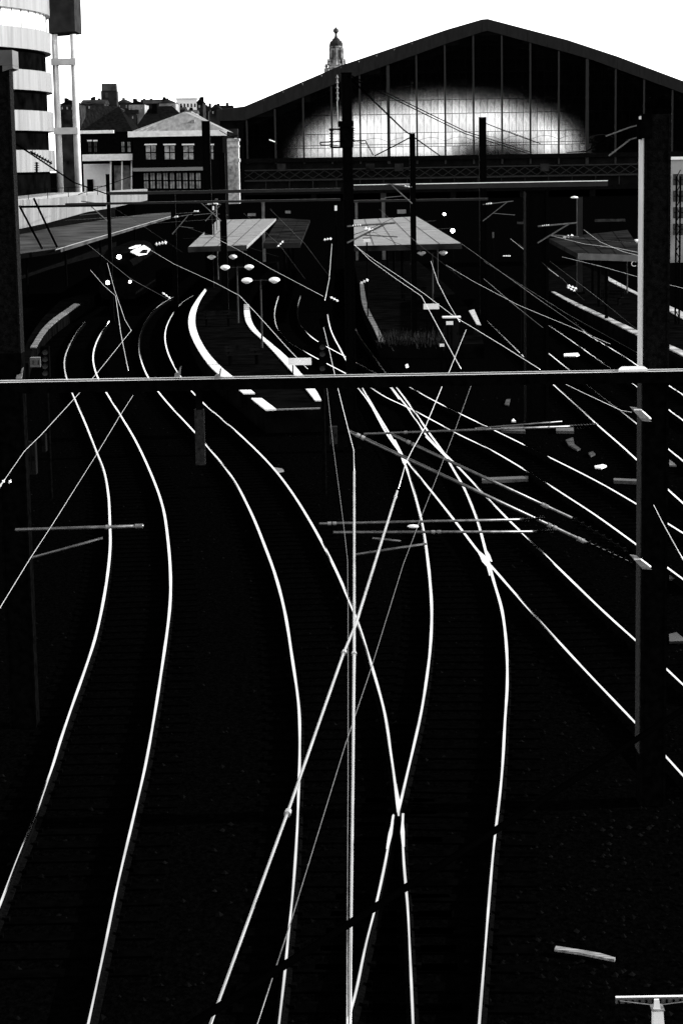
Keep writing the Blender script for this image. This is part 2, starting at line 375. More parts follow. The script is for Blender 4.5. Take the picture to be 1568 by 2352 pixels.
platform('curved island platform with white coping stones beside the second track', [(520,610),(490,640)] + SL[0], [(640,600),(578,660)] + SR[1] + [(745,940)], .6, 'coping', SLa, SR, ((635,943),(735,940)))
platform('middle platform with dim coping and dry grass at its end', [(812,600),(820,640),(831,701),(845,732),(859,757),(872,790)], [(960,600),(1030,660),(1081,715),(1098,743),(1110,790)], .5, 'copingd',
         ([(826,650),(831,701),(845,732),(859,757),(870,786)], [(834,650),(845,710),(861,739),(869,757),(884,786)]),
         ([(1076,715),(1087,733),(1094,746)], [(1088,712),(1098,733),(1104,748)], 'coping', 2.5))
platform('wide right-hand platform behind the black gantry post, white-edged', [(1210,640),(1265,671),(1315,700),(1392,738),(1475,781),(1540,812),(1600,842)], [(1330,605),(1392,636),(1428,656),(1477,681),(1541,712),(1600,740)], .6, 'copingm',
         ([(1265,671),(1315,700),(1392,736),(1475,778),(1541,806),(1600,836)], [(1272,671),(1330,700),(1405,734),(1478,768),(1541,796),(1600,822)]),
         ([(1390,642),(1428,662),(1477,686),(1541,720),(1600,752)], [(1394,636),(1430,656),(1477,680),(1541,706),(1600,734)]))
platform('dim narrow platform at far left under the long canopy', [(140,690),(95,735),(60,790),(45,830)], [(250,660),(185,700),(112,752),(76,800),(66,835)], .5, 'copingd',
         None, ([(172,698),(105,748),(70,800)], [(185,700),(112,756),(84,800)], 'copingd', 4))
# grass at the end of the middle platform
mb = MB()
for i in range(900):
    x = random.uniform(866, 1048); y = 782 + random.gauss(0, 8); p = gz(x, y, .5) if random.random() < .5 else gz(x, y + 8, 0)
    h = random.uniform(.15, .5); a = random.uniform(0, 6.28); wv = Vector((math.cos(a), math.sin(a), 0)) * .03
    tip = p + Vector((random.uniform(-.15, .15), random.uniform(-.15, .15), h))
    mb.add([p - wv, p + wv, tip], [(0, 1, 2)])
gr = mb.build('dry_grass', 'grass', kind='stuff'); tag(gr, 'tufts of dry grass at the end of the middle platform', 'grass')

# ------------------------------------------------------------------ posts and masts
def mast(name, label, x0, x1, ytop, Y, zbase=-.2, m='steel', depth=1.3, cap=False, base=True, group='catenary masts', round_=False):
    a, b = at(x0, ytop, Y), at(x1, ytop, Y); wd = b.x - a.x; xc = (a.x + b.x) / 2; zt = a.z
    # horizontal drift from roll is kept out: masts stand plumb
    t = thing(name, label, 'mast', (xc, Y, zbase), group)
    dp = wd * depth; mb = MB()
    if round_: mb.tube([(xc, Y + dp / 2, zbase), (xc, Y + dp / 2, zt)], [wd / 2 * 1.05, wd / 2 * .95], 12)
    else:      # H section: two flanges left and right and a web plate set back behind the front edge
        tf = wd * .13
        mb.box((xc - wd / 2, Y, zbase), (xc - wd / 2 + tf, Y + dp, zt)); mb.box((xc + wd / 2 - tf, Y, zbase), (xc + wd / 2, Y + dp, zt))
        mb.box((xc - wd / 2 + tf, Y + dp * .12, zbase), (xc + wd / 2 - tf, Y + dp * .3, zt - .01))
    mb.build('column', m, t, smooth=round_)
    if base:
        mb = MB(); mb.box((xc - wd * .9, Y - wd * .3, zbase - .05), (xc + wd * .9, Y + dp + wd * .3, zbase + .12)); mb.build('base_plate', 'steelrough', t)
    mb = MB(); mb.box((xc - wd * .53, Y - .02, zt), (xc + wd * .53, Y + dp + .02, zt + wd * .06)); mb.build('cap_plate', 'steelrough', t)
    return t, xc, wd, zt
def mid_x(x, y, Y): return at(x, y, Y).x

# right post of the near portal (x measured at mid height so that it stands plumb through the frame)
PY = 30.0
Xl, Xr = mid_x(1475, 900, PY), mid_x(1535, 900, PY); zt = at(1510, 262, PY).z
portal = thing('portal_gantry', 'black portal gantry whose thin beam spans the whole width of the yard', 'gantry', ((Xl + Xr) / 2, PY, -.2))
def hpost(xl, xr, Y, z0, z1, name, dp):
    tf = .035; zs = at(784, 870, PY).z
    for za, zb_, m in ((z0, zs, 'steelrough'), (zs + .002, z1, 'poststeel')):  # one post in two tones: shade below the beam put into the colour
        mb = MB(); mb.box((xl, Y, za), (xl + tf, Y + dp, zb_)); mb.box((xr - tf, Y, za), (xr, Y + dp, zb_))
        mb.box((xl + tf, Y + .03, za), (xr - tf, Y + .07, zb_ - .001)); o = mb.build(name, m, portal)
    for k in range(int((z1 - zs) / .8)):       # bolt pairs on the flanges
        for xx in (xl + .018, xr - .018):
            z = zs + .4 + k * .8; mb = MB(); mb.tube([(xx, Y - .018, z), (xx, Y - .001, z)], .013, 6); mb.build('bolt', 'poststeel', portal)
    return o
hpost(Xl, Xr, PY, -.2, zt, 'post', .46)
mb = MB(); mb.box((Xl - .018, PY + .02, at(1478, 845, PY).z), (Xl - .002, PY + .45, zt - .02)); o = mb.build('lit_shaded_plate', 'colpaint_litplate', portal); o['label'] = 'side light painted as a pale plate on the upper right post'  # added plate, light on the post's side put into its pale colour
mb = MB(); mb.box((Xl - .018, PY + .02, .6), (Xl - .002, PY + .45, at(1478, 850, PY).z)); mb.build('lit_shaded_plate', 'mott', portal)  # same side below the beam, shade put into the darker colour
LY = 35.0; XLr = mid_x(40, 600, LY); XLl = mid_x(-24, 600, LY); zl = at(20, 150, LY).z
hpost(XLl, XLr, LY, -.2, zl, 'post', .4)
mb = MB(); mb.box((XLl - .1, LY - .06, zl), (XLr + .07, LY + .6, zl + .24)); mb.hexa([(XLr - .1, LY - .06, zl - .1), (XLr + .07, LY - .06, zl - .05), (XLr + .07, LY + .6, zl - .05), (XLr - .1, LY + .6, zl - .1), (XLr - .1, LY - .06, zl - .003), (XLr + .07, LY - .06, zl - .003), (XLr + .07, LY + .6, zl - .003), (XLr - .1, LY + .6, zl - .003)])
o = mb.build('post_cap', 'copingd', portal); o['label'] = 'pale concrete cap on the left post'
zb1 = at(784, 862, PY).z; zb0 = at(784, 886, PY).z; BXl, BXr = XLl - 1.2, Xr + .6
BY = PY - .33
mb = MB(); mb.box((BXl, BY, zb1 - .02), (BXr, BY + .3, zb1)); mb.box((BXl, BY, zb0), (BXr, BY + .3, zb0 + .02)); mb.box((BXl, BY + .02, zb0 + .02), (BXr, BY + .05, zb1 - .02))
o = mb.build('beam', 'steelrough', portal)
for yy in (BY + .015, BY + .27):
    mb = MB(); mb.tube([(BXl, yy, zb1 + .012), (BXr, yy, zb1 + .012)], .0065, 6); mb.build('beam_edge_bar', 'coping', portal)  # thin pale bars along the beam's two top edges
def plate(parent, pts, Y, th, m, name='bracket'):
    mb = MB(); mb.ext([at(p[0], p[1], Y) for p in pts], (0, th, 0)); return mb.build(name, m, parent)
for (x, y) in ((45, 862), (408, 858), (500, 862)):
    plate(portal, [(x - 8, y + 8), (x + 5, y + 8), (x + 7, y - 4), (x - 1, y - 2), (x - 6, y)], BY - .06, .05, 'galv', 'beam_clamp')
    plate(portal, [(x + 3, y - 3), (x + 7, y - 4), (x + 9, y - 18), (x + 5, y - 14)], BY - .06, .03, 'galv', 'clamp_arm')
mb = MB(); a = at(1418, 850, BY); b = at(1485, 846, BY); mb.hexa([(a.x, BY - .05, a.z - .02), (b.x, BY - .05, a.z - .02), (b.x, BY + .35, a.z - .02), (a.x + .1, BY + .35, a.z - .02), (a.x, BY - .05, a.z + .015), (b.x, BY - .05, a.z + .015), (b.x, BY + .35, a.z + .015), (a.x + .1, BY + .35, a.z + .015)])
mb.build('end_plate', 'white', portal)
# hanging mottled concrete post; lit lower end painted paler, shaded top darker
a = at(446, 892, PY - .1); b = at(468, 1066, PY - .1); wd = b.x - a.x - .0
mb = MB(); mb.box((a.x, PY - .2, b.z), (a.x + .135, PY - .06, at(456, 938, PY).z)); o = mb.build('drop_post_lit_end', 'mott', portal); o['label'] = 'mottled concrete end of the hanging drop post, painted paler as lit'
mb = MB(); mb.box((a.x + .02, PY - .18, at(456, 938, PY).z + .002), (a.x + .115, PY - .08, zb0 - .002)); mb.build('drop_post', 'steelrough', portal)  # upper part darker: shade under the beam put into the colour
# brackets on right post
for y0 in (945, 1285):
    plate(portal, [(1446, y0 - 10), (1462, y0 - 8), (1482, y0 + 12), (1496, y0 + 24), (1474, y0 + 22), (1460, y0 + 6)], PY - .06, .05, 'galv')
    mb = MB(); p = at(1448, y0 - 8, PY); q = at(1484, y0 + 18, PY); mb.hexa([(p.x, PY - .3, p.z), (p.x + .1, PY - .3, p.z), (q.x + .06, PY - .02, q.z), (q.x - .08, PY - .02, q.z), (p.x, PY - .3, p.z + .02), (p.x + .1, PY - .3, p.z + .02), (q.x + .06, PY - .02, q.z + .02), (q.x - .08, PY - .02, q.z + .02)]); mb.build('bracket_plate', 'white', portal)
mb = MB(); p = at(1478, 268, PY); mb.box((p.x - .04, PY - .1, p.z - .3), (p.x + .1, PY + .0, p.z + .04)); mb.build('terminal_box', 'steelrough', portal)

# tubes of the near cantilevers
def insul(mb, p, q, n, r):
    p, q = Vector(p), Vector(q)
    mb.tube([p, q], r * .35, 8)
    d = (q - p)
    for i in range(n):
        c = p + d * ((i + .5) / n); e = d.normalized() * (d.length / n * .22)
        mb.tube([c - e, c, c + e], [r * .45, r, r * .45], 10)
def cantilever(label, pa, pb, Y, r, collars=(), ins=None, Y2=None, m='tube'):
    a, b = at(*pa, Y), at(*pb, Y if Y2 is None else Y2)
    t = thing('cantilever_tube', label, 'tube', b, 'catenary cantilever tubes')
    mb = MB(); mb.tube([a, b], r, 12); mb.build('tube', m, t, smooth=True)
    d = (b - a).normalized()
    for u in collars:
        c = a + (b - a) * u; mb = MB(); mb.tube([c - d * .025, c + d * .025], r * 1.35, 12); mb.build('collar', 'galv', t)
    if ins:
        q = at(*ins, Y if Y2 is None else Y2); mb = MB(); insul(mb, b, q, 8, r * 2.4); mb.build('insulator', 'glassd', t)
    return t
cantilever('front one of the two slanted tubes descending to the right post', (800, 990), (1345, 1246), PY - .5, .024, (.04, .06, .845, .868, .97, .985), (1450, 1295), m='tube')
cantilever('rear one of the two slanted tubes descending to the right post', (900, 998), (1312, 1190), PY - .3, .021, (.09, .12, .84, .86), (1440, 1268), m='tube')
cantilever('upper horizontal tube ending beside the dark rubble patch', (835, 997), (1316, 979), PY + 1, .017, (.2,), (1370, 976))
cantilever('thin tube just above the upper horizontal tube', (1090, 984), (1290, 968), PY + 1.3, .012)
cantilever('long horizontal tube crossing both white sleeved wires', (733, 1203), (1203, 1193), PY - 1.5, .018, (.05, .075), (1250, 1190))
cantilever('second long horizontal tube just below the first', (765, 1223), (1232, 1221), PY - 2, .018, (.49, .52), (1270, 1219))
cantilever('short slanted registration arm touching the vertical white sleeve', (816, 1274), (979, 1249), PY - 2, .016, ())
cantilever('very short registration arm above the slanted one', (855, 1236), (920, 1243), PY - 2, .014, ())
cantilever('horizontal tube crossing the leftmost rail below the beam', (36, 1217), (330, 1208), PY - 1.5, .022, (.72, .95, .98), None)
cantilever('short slanted arm below the left horizontal tube', (71, 1282), (236, 1236), PY - 1.5, .017)

# ------------------------------------------------------------------ farther masts and gantries
mast('catenary_mast', 'tall centre mast carrying insulators and switchgear in front of the shed', 783, 807, 168, 69)
mast('catenary_mast', 'slim mast with a pale left edge in front of the bright glazing', 940, 953, 306, 106)
mast('catenary_mast', 'thick black mast ending in the bright glazing right of centre', 1100, 1116, 270, 120)
mast('catenary_mast', 'black mast rising in front of the small hip-roofed building', 463, 481, 279, 150)
mast('catenary_mast', 'dim mast standing behind the double lamps on the island platform', 501, 516, 352, 122, .6)
mast('catenary_mast', 'thin grey mast left of the island platform', 391, 402, 440, 142)
mast('catenary_mast', 'wide black mast hiding part of the right-hand platform canopy', 1207, 1259, 440, 74)
mast('lamp_mast', 'grey post with a small bracket lamp left of the right-hand canopy', 1325, 1337, 452, 136, .6, m='mullion')
mast('catenary_mast', 'thin mast left of the long platform canopy', 243, 251, 400, 128)
def gantry(label, p, q, Y, h, m='girder', top='bright', nb=0):
    a, b = at(*p, Y), at(*q, Y); zc = (a.z + b.z) / 2
    t = thing('gantry_beam', label, 'gantry', ((a.x + b.x) / 2, Y, zc), 'distant gantry beams')
    hh = px(h, Y); mb = MB()
    mb.box((a.x, Y, zc - hh), (b.x, Y + .4, zc)); mb.build('beam', m, t)
    if top:
        mb = MB(); mb.tube([(a.x, Y + .02, zc + .02), (b.x, Y + .02, zc + .02)], .022, 6); mb.build('top_bar', top, t)
    return t
gantry('dim long gantry beam left of the centre mast', (245, 437), (782, 436), 107.5, 7, 'mullion', None)
gantry('thicker gantry beam right of the centre mast with a bright top edge', (812, 424), (1395, 418), 107.3, 11, 'mullion')
gantry('lower dim gantry beam under the left long one', (150, 466), (782, 457), 111, 5, 'mullion', None)
gantry('lower dim gantry beam right of the centre mast', (812, 460), (1120, 455), 111, 5, 'mullion', None)
gantry('short dark beam in front of the pale deck at left', (45, 472), (243, 470), 118, 5, 'steelrough', None)

# cantilever brackets on the distant masts
for lb, x, y, Y, sg, L in (('bracket on the slim pale-edged mast', 946, 430, 105.6, -1, 60), ('bracket on the thick black mast', 1108, 470, 119.6, 1, 70), ('bracket on the dim island mast', 508, 470, 121.6, -1, 60), ('bracket on the thin grey mast', 396, 500, 141.6, 1, 46), ('bracket on the mast by the long canopy', 247, 470, 127.6, -1, 60), ('bracket on the wide black mast', 1234, 520, 73.6, 1, 90), ('bracket on the centre mast at canopy level', 797, 520, 68.6, 1, 110), ('bracket on the mast before the annex', 472, 470, 149.6, 1, 50)):
    t = thing('mast_bracket', 'small cantilever ' + lb, 'bracket', at(x, y, Y), 'cantilever brackets on distant masts')
    mb = MB(); mb.tube([at(x, y, Y), at(x + sg * L, y - 8, Y)], .03, 6); mb.build('top_tube', 'tube', t)
    mb = MB(); mb.tube([at(x, y + 38, Y), at(x + sg * L * .8, y - 6, Y)], .03, 6); mb.build('strut', 'tube', t)
    mb = MB(); mb.tube([at(x + sg * L * .35, y + 20, Y), at(x + sg * L * 1.05, y + 24, Y)], .02, 6); mb.build('registration_arm', 'tube', t)
    mb = MB(); insul(mb, at(x + sg * L * .1, y - 1, Y), at(x + sg * L * .3, y - 3, Y), 4, px(2.6, Y)); mb.build('insulator', 'lampw', t)
# switchgear on the centre mast
def sw(name, label, parts, loc):
    t = thing(name, label, 'switchgear', loc)
    for nm, m, mb in parts: mb.build(nm, m, t)
    return t
Y = 68.6
def pxbar(mb, p, q, Y, wpx, Y2=None): mb.tube([at(*p, Y), at(*q, Y2 or Y)], px(wpx, Y) / 2, 8)
fr = MB(); pxbar(fr, (755, 297), (782, 297), Y, 4); pxbar(fr, (760, 338), (785, 338), Y, 4); pxbar(fr, (735, 327), (830, 323), Y, 3); pxbar(fr, (735, 327), (736, 333), Y, 3); pxbar(fr, (736, 333), (775, 334), Y, 2.5); pxbar(fr, (825, 323), (838, 322), Y, 2.5); pxbar(fr, (838, 322), (857, 357), Y, 2.5); pxbar(fr, (828, 330), (842, 329), Y, 2)
bd = MB(); a = at(779, 284, Y); b = at(809, 339, Y); bd.box((a.x, Y - .2, b.z), (b.x, Y - .02, a.z)); a = at(776, 282, Y); b = at(812, 291, Y); bd.box((a.x, Y - .25, b.z), (b.x, Y - .01, a.z + .05))
i1 = MB(); insul(i1, at(761, 297, Y), at(761, 340, Y), 7, .09); i2 = MB(); insul(i2, at(810, 292, Y), at(808, 338, Y), 9, .1)
sw('mast_switchgear', 'black insulator switchgear clamped round the centre mast', [('frame', 'steelrough', fr), ('housing', 'steelrough', bd), ('insulator', 'glassd', i1), ('insulator', 'glassd', i2)], at(794, 320, Y))
i = MB(); insul(i, at(774, 172, Y), at(775, 232, Y), 5, .05); pxbar(i, (774, 232), (777, 300), Y, 2)
o = i.build('drop_cable', 'galv'); tag(o, 'pale insulated cable running down the left edge of the centre mast', 'cable')

# insulator strings
def insulator(label, p, q, Y, n, rpx, m='lampw', Y2=None, grp='insulator strings on the wires'):
    a, b = at(*p, Y), at(*q, Y2 or Y); mb = MB(); insul(mb, a, b, n, px(rpx, Y))
    o = mb.build('insulator_string', m); tag(o, label, 'insulator', grp); return o
insulator('row of four white insulators beside the pale train nose', (357, 562), (384, 556), 130, 4, 4.5)
insulator('three small white insulators near the base of the thin grey mast', (373, 672), (392, 686), 95, 3, 2.6)
insulator('three small insulators above the island platform canopy gap', (637, 567), (651, 553), 120, 3, 2.6)
insulator('three white insulators left of the centre mast at canopy level', (743, 551), (762, 548), 100, 3, 3.4)
insulator('three bright insulators right of the centre mast above the rails', (827, 651), (846, 642), 66, 3, 4.2)
insulator('three insulators on the wire left of the centre mast near the signal', (758, 682), (777, 692), 60, 3, 3.3)
insulator('three big white insulators in front of the grey middle canopy', (836, 524), (858, 530), 100, 3, 5)
insulator('tiny row of four insulators in the dark right of the middle canopy', (1154, 588), (1172, 588), 110, 4, 2)
insulator('upper row of white insulators left of the lamp mast', (1302, 655), (1324, 664), 80, 3, 3.6)
insulator('lower row of white insulators left of the lamp mast', (1301, 659), (1320, 669), 79, 3, 3)
insulator('three white insulators over the right-hand canopy', (1292, 545), (1316, 541), 110, 3, 4)
insulator('three tiny insulators under the far gantry at left', (445, 485), (457, 485), 112, 3, 2)
insulator('four tiny insulators hanging left of the bright glazing', (618, 321), (632, 326), 118, 4, 2)
insulator('diagonal string of insulators in front of the right part of the glazing', (1162, 300), (1205, 316), 118, 7, 2.6, 'galv')
insulator('black diagonal insulator string in front of the curved tower', (70, 348), (120, 376), 60, 8, 6, 'glassd')
insulator('black upright insulator beside the curved tower', (85, 372), (85, 398), 60, 5, 7, 'glassd')
insulator('small pale insulator on the wire at the far left edge', (-2, 1119), (12, 1101), 27, 2, 4)
insulator('tiny pale insulator beside the wire at the left edge', (21, 1110), (26, 1102), 27, 1, 4)

# ------------------------------------------------------------------ wires
def wire(label, pts, h, r=.010, m='bright', name='catenary_wire', smooth=False):
    hs = h if isinstance(h, (list, tuple)) else [h] * len(pts)
    P = [gz(p[0], p[1], z) for p, z in zip(pts, hs)]
    mb = MB(); mb.tube(P, r * .64, 6); o = mb.build(name, m, smooth=True)
    tag(o, label, 'wire', 'overhead wires'); return o
H1 = 5.5
wire('thin wire running from the leftmost rails to the left edge', [(302,759),(226,854),(191,894),(94,1000),(57,1036),(16,1095),(-30,1165)], H1, .0065)
wire('thin wire slanting from the beam down past the left horizontal tube', [(306,908),(274,958),(224,1041),(119,1208),(71,1281),(16,1371),(-20,1430)], H1, .005)
wire('faint upper wire above the leftmost tracks', [(247,604),(264,667),(288,736),(302,759)], H1, .008)
wire('faint wire ending above the beam near the leftmost rails', [(208,620),(238,655),(266,680),(278,766),(295,851)], [5.6,5.6,5.5,5.5,5.5], .009)
wire('wire from the pale train nose past the island platform lamps', [(344,573),(399,606),(493,649),(550,679),(588,719),(658,797),(706,847)], H1, .010)
wire('dim wire crossing above the island platform to the centre mast', [(484,541),(546,573),(623,618),(741,680)], H1, .009)
wire('wire descending right of the centre mast to the white sign', [(807,555),(849,597),(911,642),(967,680),(977,698),(1029,795),(1058,847)], H1, .011)
wire('second wire close to the one right of the centre mast', [(812,562),(860,598),(915,634),(974,675),(1008,701),(1041,726),(1081,750),(1150,792),(1239,848)], H1, .011)
wire('steep wire over the middle platform towards the cabinet', [(989,600),(1005,649),(1029,696),(1055,740)], H1, .010)
wire('thin wire over the right-hand tracks', [(1024,609),(1086,646),(1190,701),(1308,750),(1400,790)], H1, .007)
wire('short wire seen against the dark right of the wide mast', [(1171,548),(1232,597),(1282,635)], H1, .009)
wire('zigzag wire dropping from the cabinet to the slanted white sleeve', [(1070,757),(1032,851),(1017,882),(977,979),(946,1034),(932,1062),(915,1121)], [5.6,5.6,5.6,5.6,5.6,5.6,5.6], .008)
wire('long straight wire crossing the yard to the bottom edge', [(1084,878),(1044,989),(1017,1059),(967,1187),(925,1298),(854,1529),(791,1716),(667,2120),(575,2400)], 5.2, .0045, 'tube')
wire('thin wire leading down to the vertical white sleeve', [(743,752),(757,809),(774,885),(800,989),(812,1034),(813,1083)], 5.6, .008)
wire('wire left of the vertical white sleeve', [(750,885),(765,1024),(788,1198),(798,1288),(799,1400),(799,1800),(795,2420)], 5.45, .0045, 'tube')
wire('steep dim wire high above the central tracks', [(762,560),(756,640),(746,690)], 5.6, .012)
wire('thin wire from the beam to the bracket on the right post', [(1286,877),(1340,903),(1426,943),(1450,947)], 5.7, .007)
wire('wire right of the gantry post falling to the right edge', [(1500,1160),(1520,1200),(1570,1290)], 5.5, .006)
wire('wire over the right platform left of the right post', [(1290,590),(1380,612),(1478,640),(1600,670)], 5.6, .007)
wire('thin twin wire in front of the right-hand canopy', [(1260,540),(1340,560),(1418,570),(1476,582)], 5.6, .010)
wire('thin crossing wire in front of the right-hand canopy', [(1340,528),(1378,556),(1430,578),(1476,590)], 5.6, .010)
wire('thin wire slanting over the middle canopy', [(806,508),(850,530),(905,556),(967,579)], 5.6, .014, 'cable')
wire('black cable slanting over the middle canopy the other way', [(808,541),(850,525),(905,500),(950,482)], 6.0, .02, 'cable')
far_w = [('dim feeder over the tracks right of the middle canopy', [(1060,560),(1240,690),(1400,800)]), ('dim contact wire near the right-hand platform', [(1110,600),(1300,720),(1480,820)]), ('short feeder above the middle canopy', [(870,480),(960,560),(1060,640)]),
 ('dim wire over the long left canopy', [(250,470),(330,520),(420,580)]), ('dim wire slanting past the train headlights', [(200,560),(300,640),(392,690)]), ('dim wire over the island canopy', [(420,520),(500,545),(640,590)]), ('steep dim wire between the canopies', [(560,490),(640,560),(700,640)]),
 ('dim wire left of the centre mast under the shed', [(620,480),(700,560),(760,640)]), ('cross-span wire in front of the long left canopy', [(150,506),(460,487)]), ('lower cross-span wire in front of the long left canopy', [(250,520),(500,503)]), ('cross-span wire over the middle canopy', [(820,517),(1000,507)]),
 ('second cross-span wire over the middle canopy', [(815,536),(1040,524)]), ('cross-span wire over the right-hand canopy', [(1265,542),(1480,560)]), ('cross-span wire over the island canopy', [(420,548),(640,538)]), ('dim wire from the wide black mast to the right platform', [(1262,600),(1380,690),(1478,770)]), ('faint wire beside the lamp mast', [(1190,560),(1290,640),(1340,690)]), ('faint wire right of the trackside cabinet', [(1110,640),(1180,700),(1245,752)])]
for i_, (lb, pp) in enumerate(far_w): wire(lb, pp, 5.7, .007, 'mullion' if i_ % 4 else 'tube')
# sleeved wires
def sleeve(label, pts, h, r, collars):
    P = [gz(p[0], p[1], h) for p in pts]; t = thing('sleeved_wire', label, 'wire', P[0], 'white sleeved wires')
    mb = MB(); mb.tube(P, r, 10); mb.build('sleeve', 'rod', t, smooth=True)
    d = (P[-1] - P[0]).normalized()
    for c in collars:
        q = gz(c[0], c[1], h); mb = MB(); mb.tube([q - d * .03, q + d * .03], .02, 10); mb.build('collar', 'rod', t)
sleeve('thick vertical white sleeved wire down the middle of the picture', [(813,1083),(813,1500),(810,1800),(806,2110),(802,2420)], 5.6, [.014,.0125,.0095,.008,.007], [(813,1502)])
sleeve('slanted white sleeved wire crossing the vertical one', [(912,1128),(816,1437),(789,1500),(660,1868),(498,2312),(460,2420)], 5.6, [.013,.012,.011,.009,.0075,.007], [(790,1499),(661,1867),(908,1142)])
# near black cable, crossing diagonally
P = [gz(400, 2379, 6.4), gz(505, 2312, 6.4), gz(1137, 1907, 6.4), gz(1600, 1608, 6.4), gz(1900, 1415, 6.4)]
mb = MB(); mb.tube(P, .016, 8); o = mb.build('near_cable', 'cable', smooth=True); tag(o, 'thick black cable crossing diagonally in front of the lower rails', 'wire')
# dark stays against the glazing, anchored to masts
def stay(label, p, Yp, q, Yq, r=.02, m='cable'):
    a, b = at(*p, Yp), at(*q, Yq); mid = (a + b) / 2 - Vector((0, 0, (a - b).length * .006))
    mb = MB(); mb.tube([a, mid, b], r, 6); o = mb.build('stay_cable', m); tag(o, label, 'wire', 'dark stays and feeders'); return o
stay('dark stay from the centre mast top down across the glazing', (800, 176), 69, (1010, 358), 106, .03)
stay('upper of two parallel feeders from the centre mast top', (803, 172), 69, (1220, 350), 120, .022)
stay('lower of two parallel feeders from the centre mast top', (803, 178), 69, (1216, 354), 120, .022)
stay('feeder from the black mast to the insulator string', (1114, 283), 120, (1240, 330), 120, .025)
stay('stay from the slim mast down to the left', (941, 316), 106, (860, 358), 106, .03)
stay('twin bracket wire on the right post', (1430, 292), 32, (1300, 350), 60, .012)
stay('feeder from the curved tower side to the far gantry', (25, 322), 60, (250, 447), 107, .03)
stay('feeder continuing right from the far gantry', (505, 300), 150, (548, 310), 200, .03)
stay('left slanting rod in front of the pale deck', (45, 472), 80, (98, 572), 80, .04)
stay('second slanting rod in front of the pale deck', (78, 455), 80, (132, 568), 80, .04)
stay('thin wire crossing in front of the glazed ground floor', (180, 447), 110, (330, 395), 110, .018)
# arms at the head of the right post
t = thing('post_arm', 'pale twin bracket arms reaching left from the head of the right post', 'bracket', at(1480, 300, PY))
for p, q in (((1390, 313), (1447, 292)), ((1397, 358), (1447, 320)), ((1447, 292), (1478, 285)), ((1447, 320), (1478, 312))):
    mb = MB(); mb.tube([at(*p, PY + .2), at(*q, PY + .2)], .012, 8); mb.build('arm', 'tube', t)
mb = MB(); a = at(1466, 274, PY); b = at(1477, 320, PY); mb.box((a.x, PY + .1, b.z), (b.x + .01, PY + .3, a.z)); mb.build('clamp_block', 'steelrough', t)

# ------------------------------------------------------------------ lamps
def dlamp(label, p, q, Y, zb=.6):
    a, b = at(*p, Y), at(*q, Y); c = (a + b) / 2; z = c.z - .05
    t = thing('platform_lamp', label, 'lamp', (c.x, Y, zb), 'double-headed platform lamps')
    mb = MB(); mb.tube([(c.x, Y, zb), (c.x, Y, z + .02)], [.05, .035], 8); mb.build('pole', 'mullion', t)
    mb = MB(); mb.tube([(a.x, Y, z), (b.x, Y, z)], .022, 8); mb.build('arm', 'mullion', t)
    for e, sg in ((a, 1), (b, -1)):
        mb = MB(); mb.lathe((e.x, Y, z), [(-.16, .02), (-.15, .07), (-.08, .17), (-.02, .25), (.03, .25), (.09, .20), (.13, .10), (.14, .02)], 16)
        for i, v in enumerate(mb.v): mb.v[i] = (e.x + (v[0] - e.x) * 1.05, v[1], v[2])
        mb.build('lamp_head', 'lampw', t, smooth=True)
dlamp('nearest double lamp on the island platform', (567, 642), (630, 641), 100)
dlamp('second double lamp on the island platform', (517, 612), (572, 612), 116)
dlamp('farthest double lamp on the island platform by the canopy', (486, 589), (535, 588), 132)
dlamp('double lamp in front of the middle canopy', (968, 578), (1017, 580), 128, .5)
dlamp('double lamp on the right-hand platform beside the tall post', (1418, 553), (1461, 553), 136)
dlamp('farther double lamp behind the middle canopy edge', (984, 559), (1024, 560), 152, .5)
def glob(label, p, Y, r, zb=-.2):
    c = at(*p, Y); t = thing('globe_lamp', label, 'lamp', (c.x, Y, zb), 'round lit lamps')
    mb = MB(); mb.tube([(c.x, Y + .05, zb), (c.x, Y + .05, c.z)], .04, 8); mb.build('pole', 'steelrough', t)
    rr = px(r, Y); mb = MB(); mb.lathe(c, [(-rr, .01), (-rr * .7, rr * .7), (0, rr), (rr * .7, rr * .7), (rr, .01)], 12); mb.build('globe', 'lampon', t, smooth=True)
glob('round lit lamp on the right end of the middle canopy', (1039, 530), 150, 5)
glob('tiny round lit lamp high under the shed mouth', (1020, 492), 200, 3.5)
c = at(1318, 454, 136); t = thing('bracket_lamp', 'small bright bracket lamp on the grey lamp mast', 'lamp', c)
mb = MB(); mb.lathe((c.x, 136, c.z), [(-.06, .08), (0, .24), (.05, .22), (.1, .05)], 12); mb.build('lamp_head', 'lampw', t, smooth=True)
mb = MB(); mb.tube([(c.x, 136, c.z), (c.x + .36, 136.1, c.z - .1)], .03, 6); mb.build('arm', 'galv', t)
c = at(948, 1209, PY - 2.2); mb = MB(); mb.lathe((c.x, c.y, c.z), [(-.075, .004), (-.05, .02), (0, .026), (.06, .02), (.075, .004)], 10, (1, 0, -.05))
o = mb.build('wire_weight', 'lampw', smooth=True); tag(o, 'small white oval weight hanging between the horizontal tubes', 'weight')

